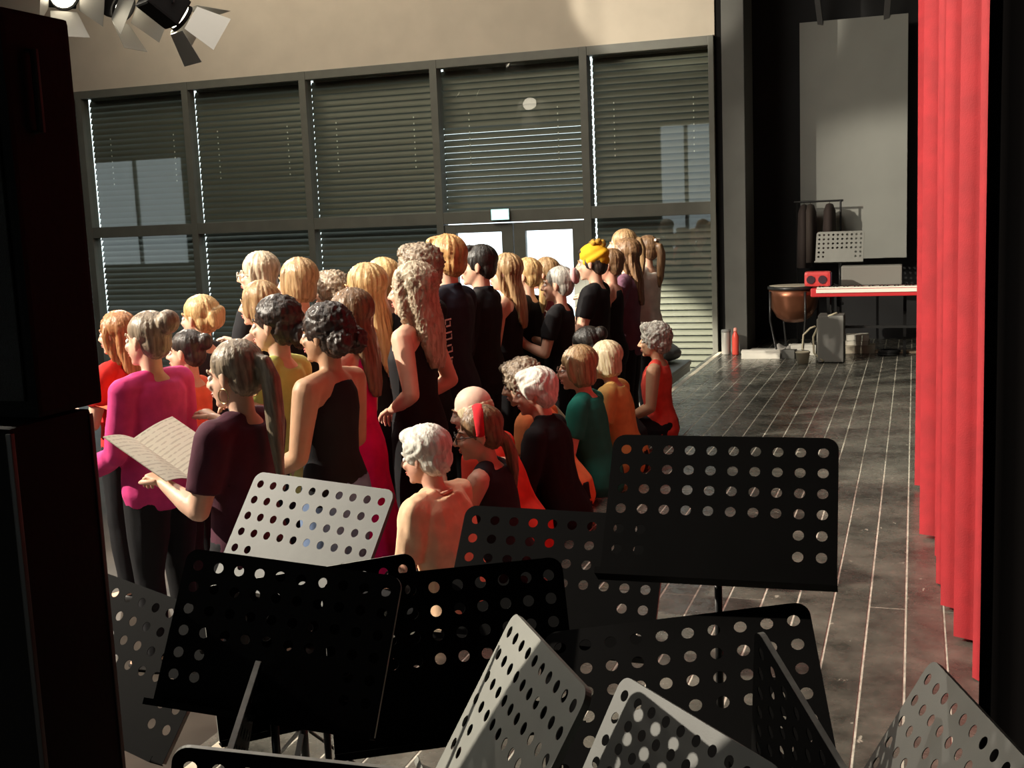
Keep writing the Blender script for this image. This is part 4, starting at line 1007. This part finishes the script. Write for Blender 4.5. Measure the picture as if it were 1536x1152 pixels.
def carton(name, label, cat, c, d, rz, col, lid=True, group=None):
    r0 = empty(name, (c[0], c[1], c[2]), R(rz)); tag(r0, label, cat, group)
    MB().box((0, 0, d[2]/2), d, bev=.004).build('body', mat('tone_%d_%d_%d' % tuple(int(v*100) for v in col), col, .7, var=.06), r0)
    MB().box((0, 0, d[2]*.86), (d[0]*1.012, d[1]*1.012, d[2]*.22), bev=.003).build('lid', mat('tone_%d_%d_%d_lid' % tuple(int(v*100) for v in col), tuple(v*.9 for v in col), .7), r0)
    return r0
carton('flat_box', 'long white flat box lying near the stage column', 'box', (-1.53, 12.45, .0), (.40, .14, .085), 3, (.82, .79, .70))
carton('power_unit', 'small dark grey box at the end of the white flat box', 'box', (-1.24, 12.47, 0), (.14, .12, .09), -8, (.10, .10, .09))
carton('paper_box', 'pale box at the bottom of the stack right of the amplifier', 'box', (-.54, 12.95, 0), (.30, .22, .085), 2, (.50, .44, .34), group='stacked boxes by the amplifier')
carton('paper_box', 'white box in the middle of the stack right of the amplifier', 'box', (-.57, 12.95, .086), (.24, .20, .05), -3, (.70, .66, .56), group='stacked boxes by the amplifier')
carton('paper_box', 'white box on top of the stack right of the amplifier', 'box', (-.57, 12.95, .137), (.23, .20, .06), 4, (.74, .71, .62), group='stacked boxes by the amplifier')
carton('book_pile', 'white folder lying behind the cables', 'folder', (-1.13, 12.75, 0), (.26, .18, .11), 12, (.72, .70, .62))
carton('grey_case', 'flat grey case lying behind the white flat box', 'case', (-1.52, 12.85, 0), (.34, .16, .05), -4, (.34, .33, .30))
def crumple(name, label, cat, c, r_, m, seed):
    mb = MB().ell((0, 0, r_[2]*.55), r_)
    me = remesh(mb, .02, 0, 1, name, None, lambda p, n: V3((p.x, p.y, max(.002, p.z)))+n*.05*noise.noise(p*14+V3((seed, 0, 0))))
    for v in me.vertices: v.co.z = max(.003, v.co.z)
    o = ob(name, me, m); o.location = c; tag(o, label, cat); return o
crumple('cloth_heap', 'crumpled grey cloth heaped behind the white flat box', 'cloth', (-1.30, 12.72, 0), (.16, .10, .07), mat('grey_heap', (.26, .25, .23), .9), 2.)
bk = empty('bucket', (-1.06, 12.02, 0)); tag(bk, 'small cream bucket in front of the cables', 'bucket')
MB().lathe([(.055, .003), (.07, .11), (.075, .112), (.075, .122), (.067, .122), (.052, .012)], 20).build('tub', mat('cream_plastic', (.62, .56, .42), .5), bk, True)
MB().tube([(-.073, 0, .115), (-.06, -.06, .14), (0, -.09, .15), (.06, -.06, .14), (.073, 0, .115)], .003, 6).build('handle', M['tube'], bk, True)
bd = MB().box((-.22, 12.93, .011), (.62, .16, .02), bev=.003).build('plank_offcut', mat('tan_board', (.52, .40, .27), .7, var=.2, vscale=15), None); tag(bd, 'tan board offcut lying by the curtain at the far end', 'board')
ck = MB()
for q in range(4): ck.torus((-.25+.005*q, 12.70, .014+.013*q), (0, .02, 1), .105-.006*(q % 2), .009, 28, 8)
ck = ck.build('cable_coil', M['rubber'], None, True); tag(ck, 'coil of black cable in front of the tan board', 'cable')
bt = empty('bottle', (-1.835, 12.72, 0)); tag(bt, 'slim orange-red bottle standing at the foot of the grey column', 'bottle')
MB().lathe([(.034, .002), (.037, .01), (.037, .19), (.033, .215), (.02, .245), (.018, .262)], 20).build('bottle_body', mat('red_plastic', (.85, .10, .07), .35), bt, True)
MB().lathe([(.02, .258), (.021, .262), (.019, .292), (.008, .30)], 16).build('cap', mat('pinkish_cap', (.85, .35, .28), .4), bt, True)
tn = empty('canister', (-1.945, 12.78, 0)); tag(tn, 'grey cylindrical canister beside the orange-red bottle', 'canister')
MB().lathe([(.048, .002), (.05, .008), (.05, .255), (.047, .262)], 22).build('can', mat('grey_can', (.42, .41, .37), .45, .3), tn, True)
MB().lathe([(.051, .245), (.052, .25), (.05, .272), (.02, .275)], 22).build('lid', mat('dark_lid', (.2, .2, .19), .5), tn, True)
# dark equipment on the hall floor in the corner between stage edge and windows
cs = empty('equipment_case', (-2.62, 11.75, ZH)); tag(cs, 'low black case in the corner below the stage edge and windows', 'case')
MB().box((0, 0, .20), (.75, 1.0, .34), bev=.02).build('body', M['dark_case'], cs); MB().box((0, 0, .385), (.77, 1.02, .05), bev=.015).build('lid', M['dark_case'], cs)
for sx in (-1, 1):
    for sy in (-1, 1): MB().tube([(sx*.3-.02, sy*.42, .025), (sx*.3+.02, sy*.42, .025)], .025, 12).build('castor', M['rubber'], cs)
c3 = empty('keyboard_bag', (-2.62, 12.0, ZH+.411)); tag(c3, 'soft dark grey bag lying on the low black case', 'bag')
b3 = MB().ell((0, 0, .10), (.32, .36, .13)); 
me = remesh(b3, .02, 3, .6, 'bag_body', None, lambda p, n: V3((p.x, p.y, max(.004, p.z)))+n*.02*noise.noise(p*7))
for v in me.vertices: v.co.z = max(.002, v.co.z)
ob('bag_body', me, mat('dark_nylon', (.035, .035, .034), .6), c3); MB().tube([(-.12, -.1, .21), (-.1, -.1, .27), (.08, -.1, .27), (.1, -.1, .21)], .012, 8, True).build('strap', M['rubber'], c3, True)
crumple('paper_heap', 'crumpled white paper on the hall floor beside the stage edge', 'paper', (-2.32, 10.75, ZH), (.16, .22, .16), mat('crumpled_paper', (.6, .58, .5), .85), 5.)
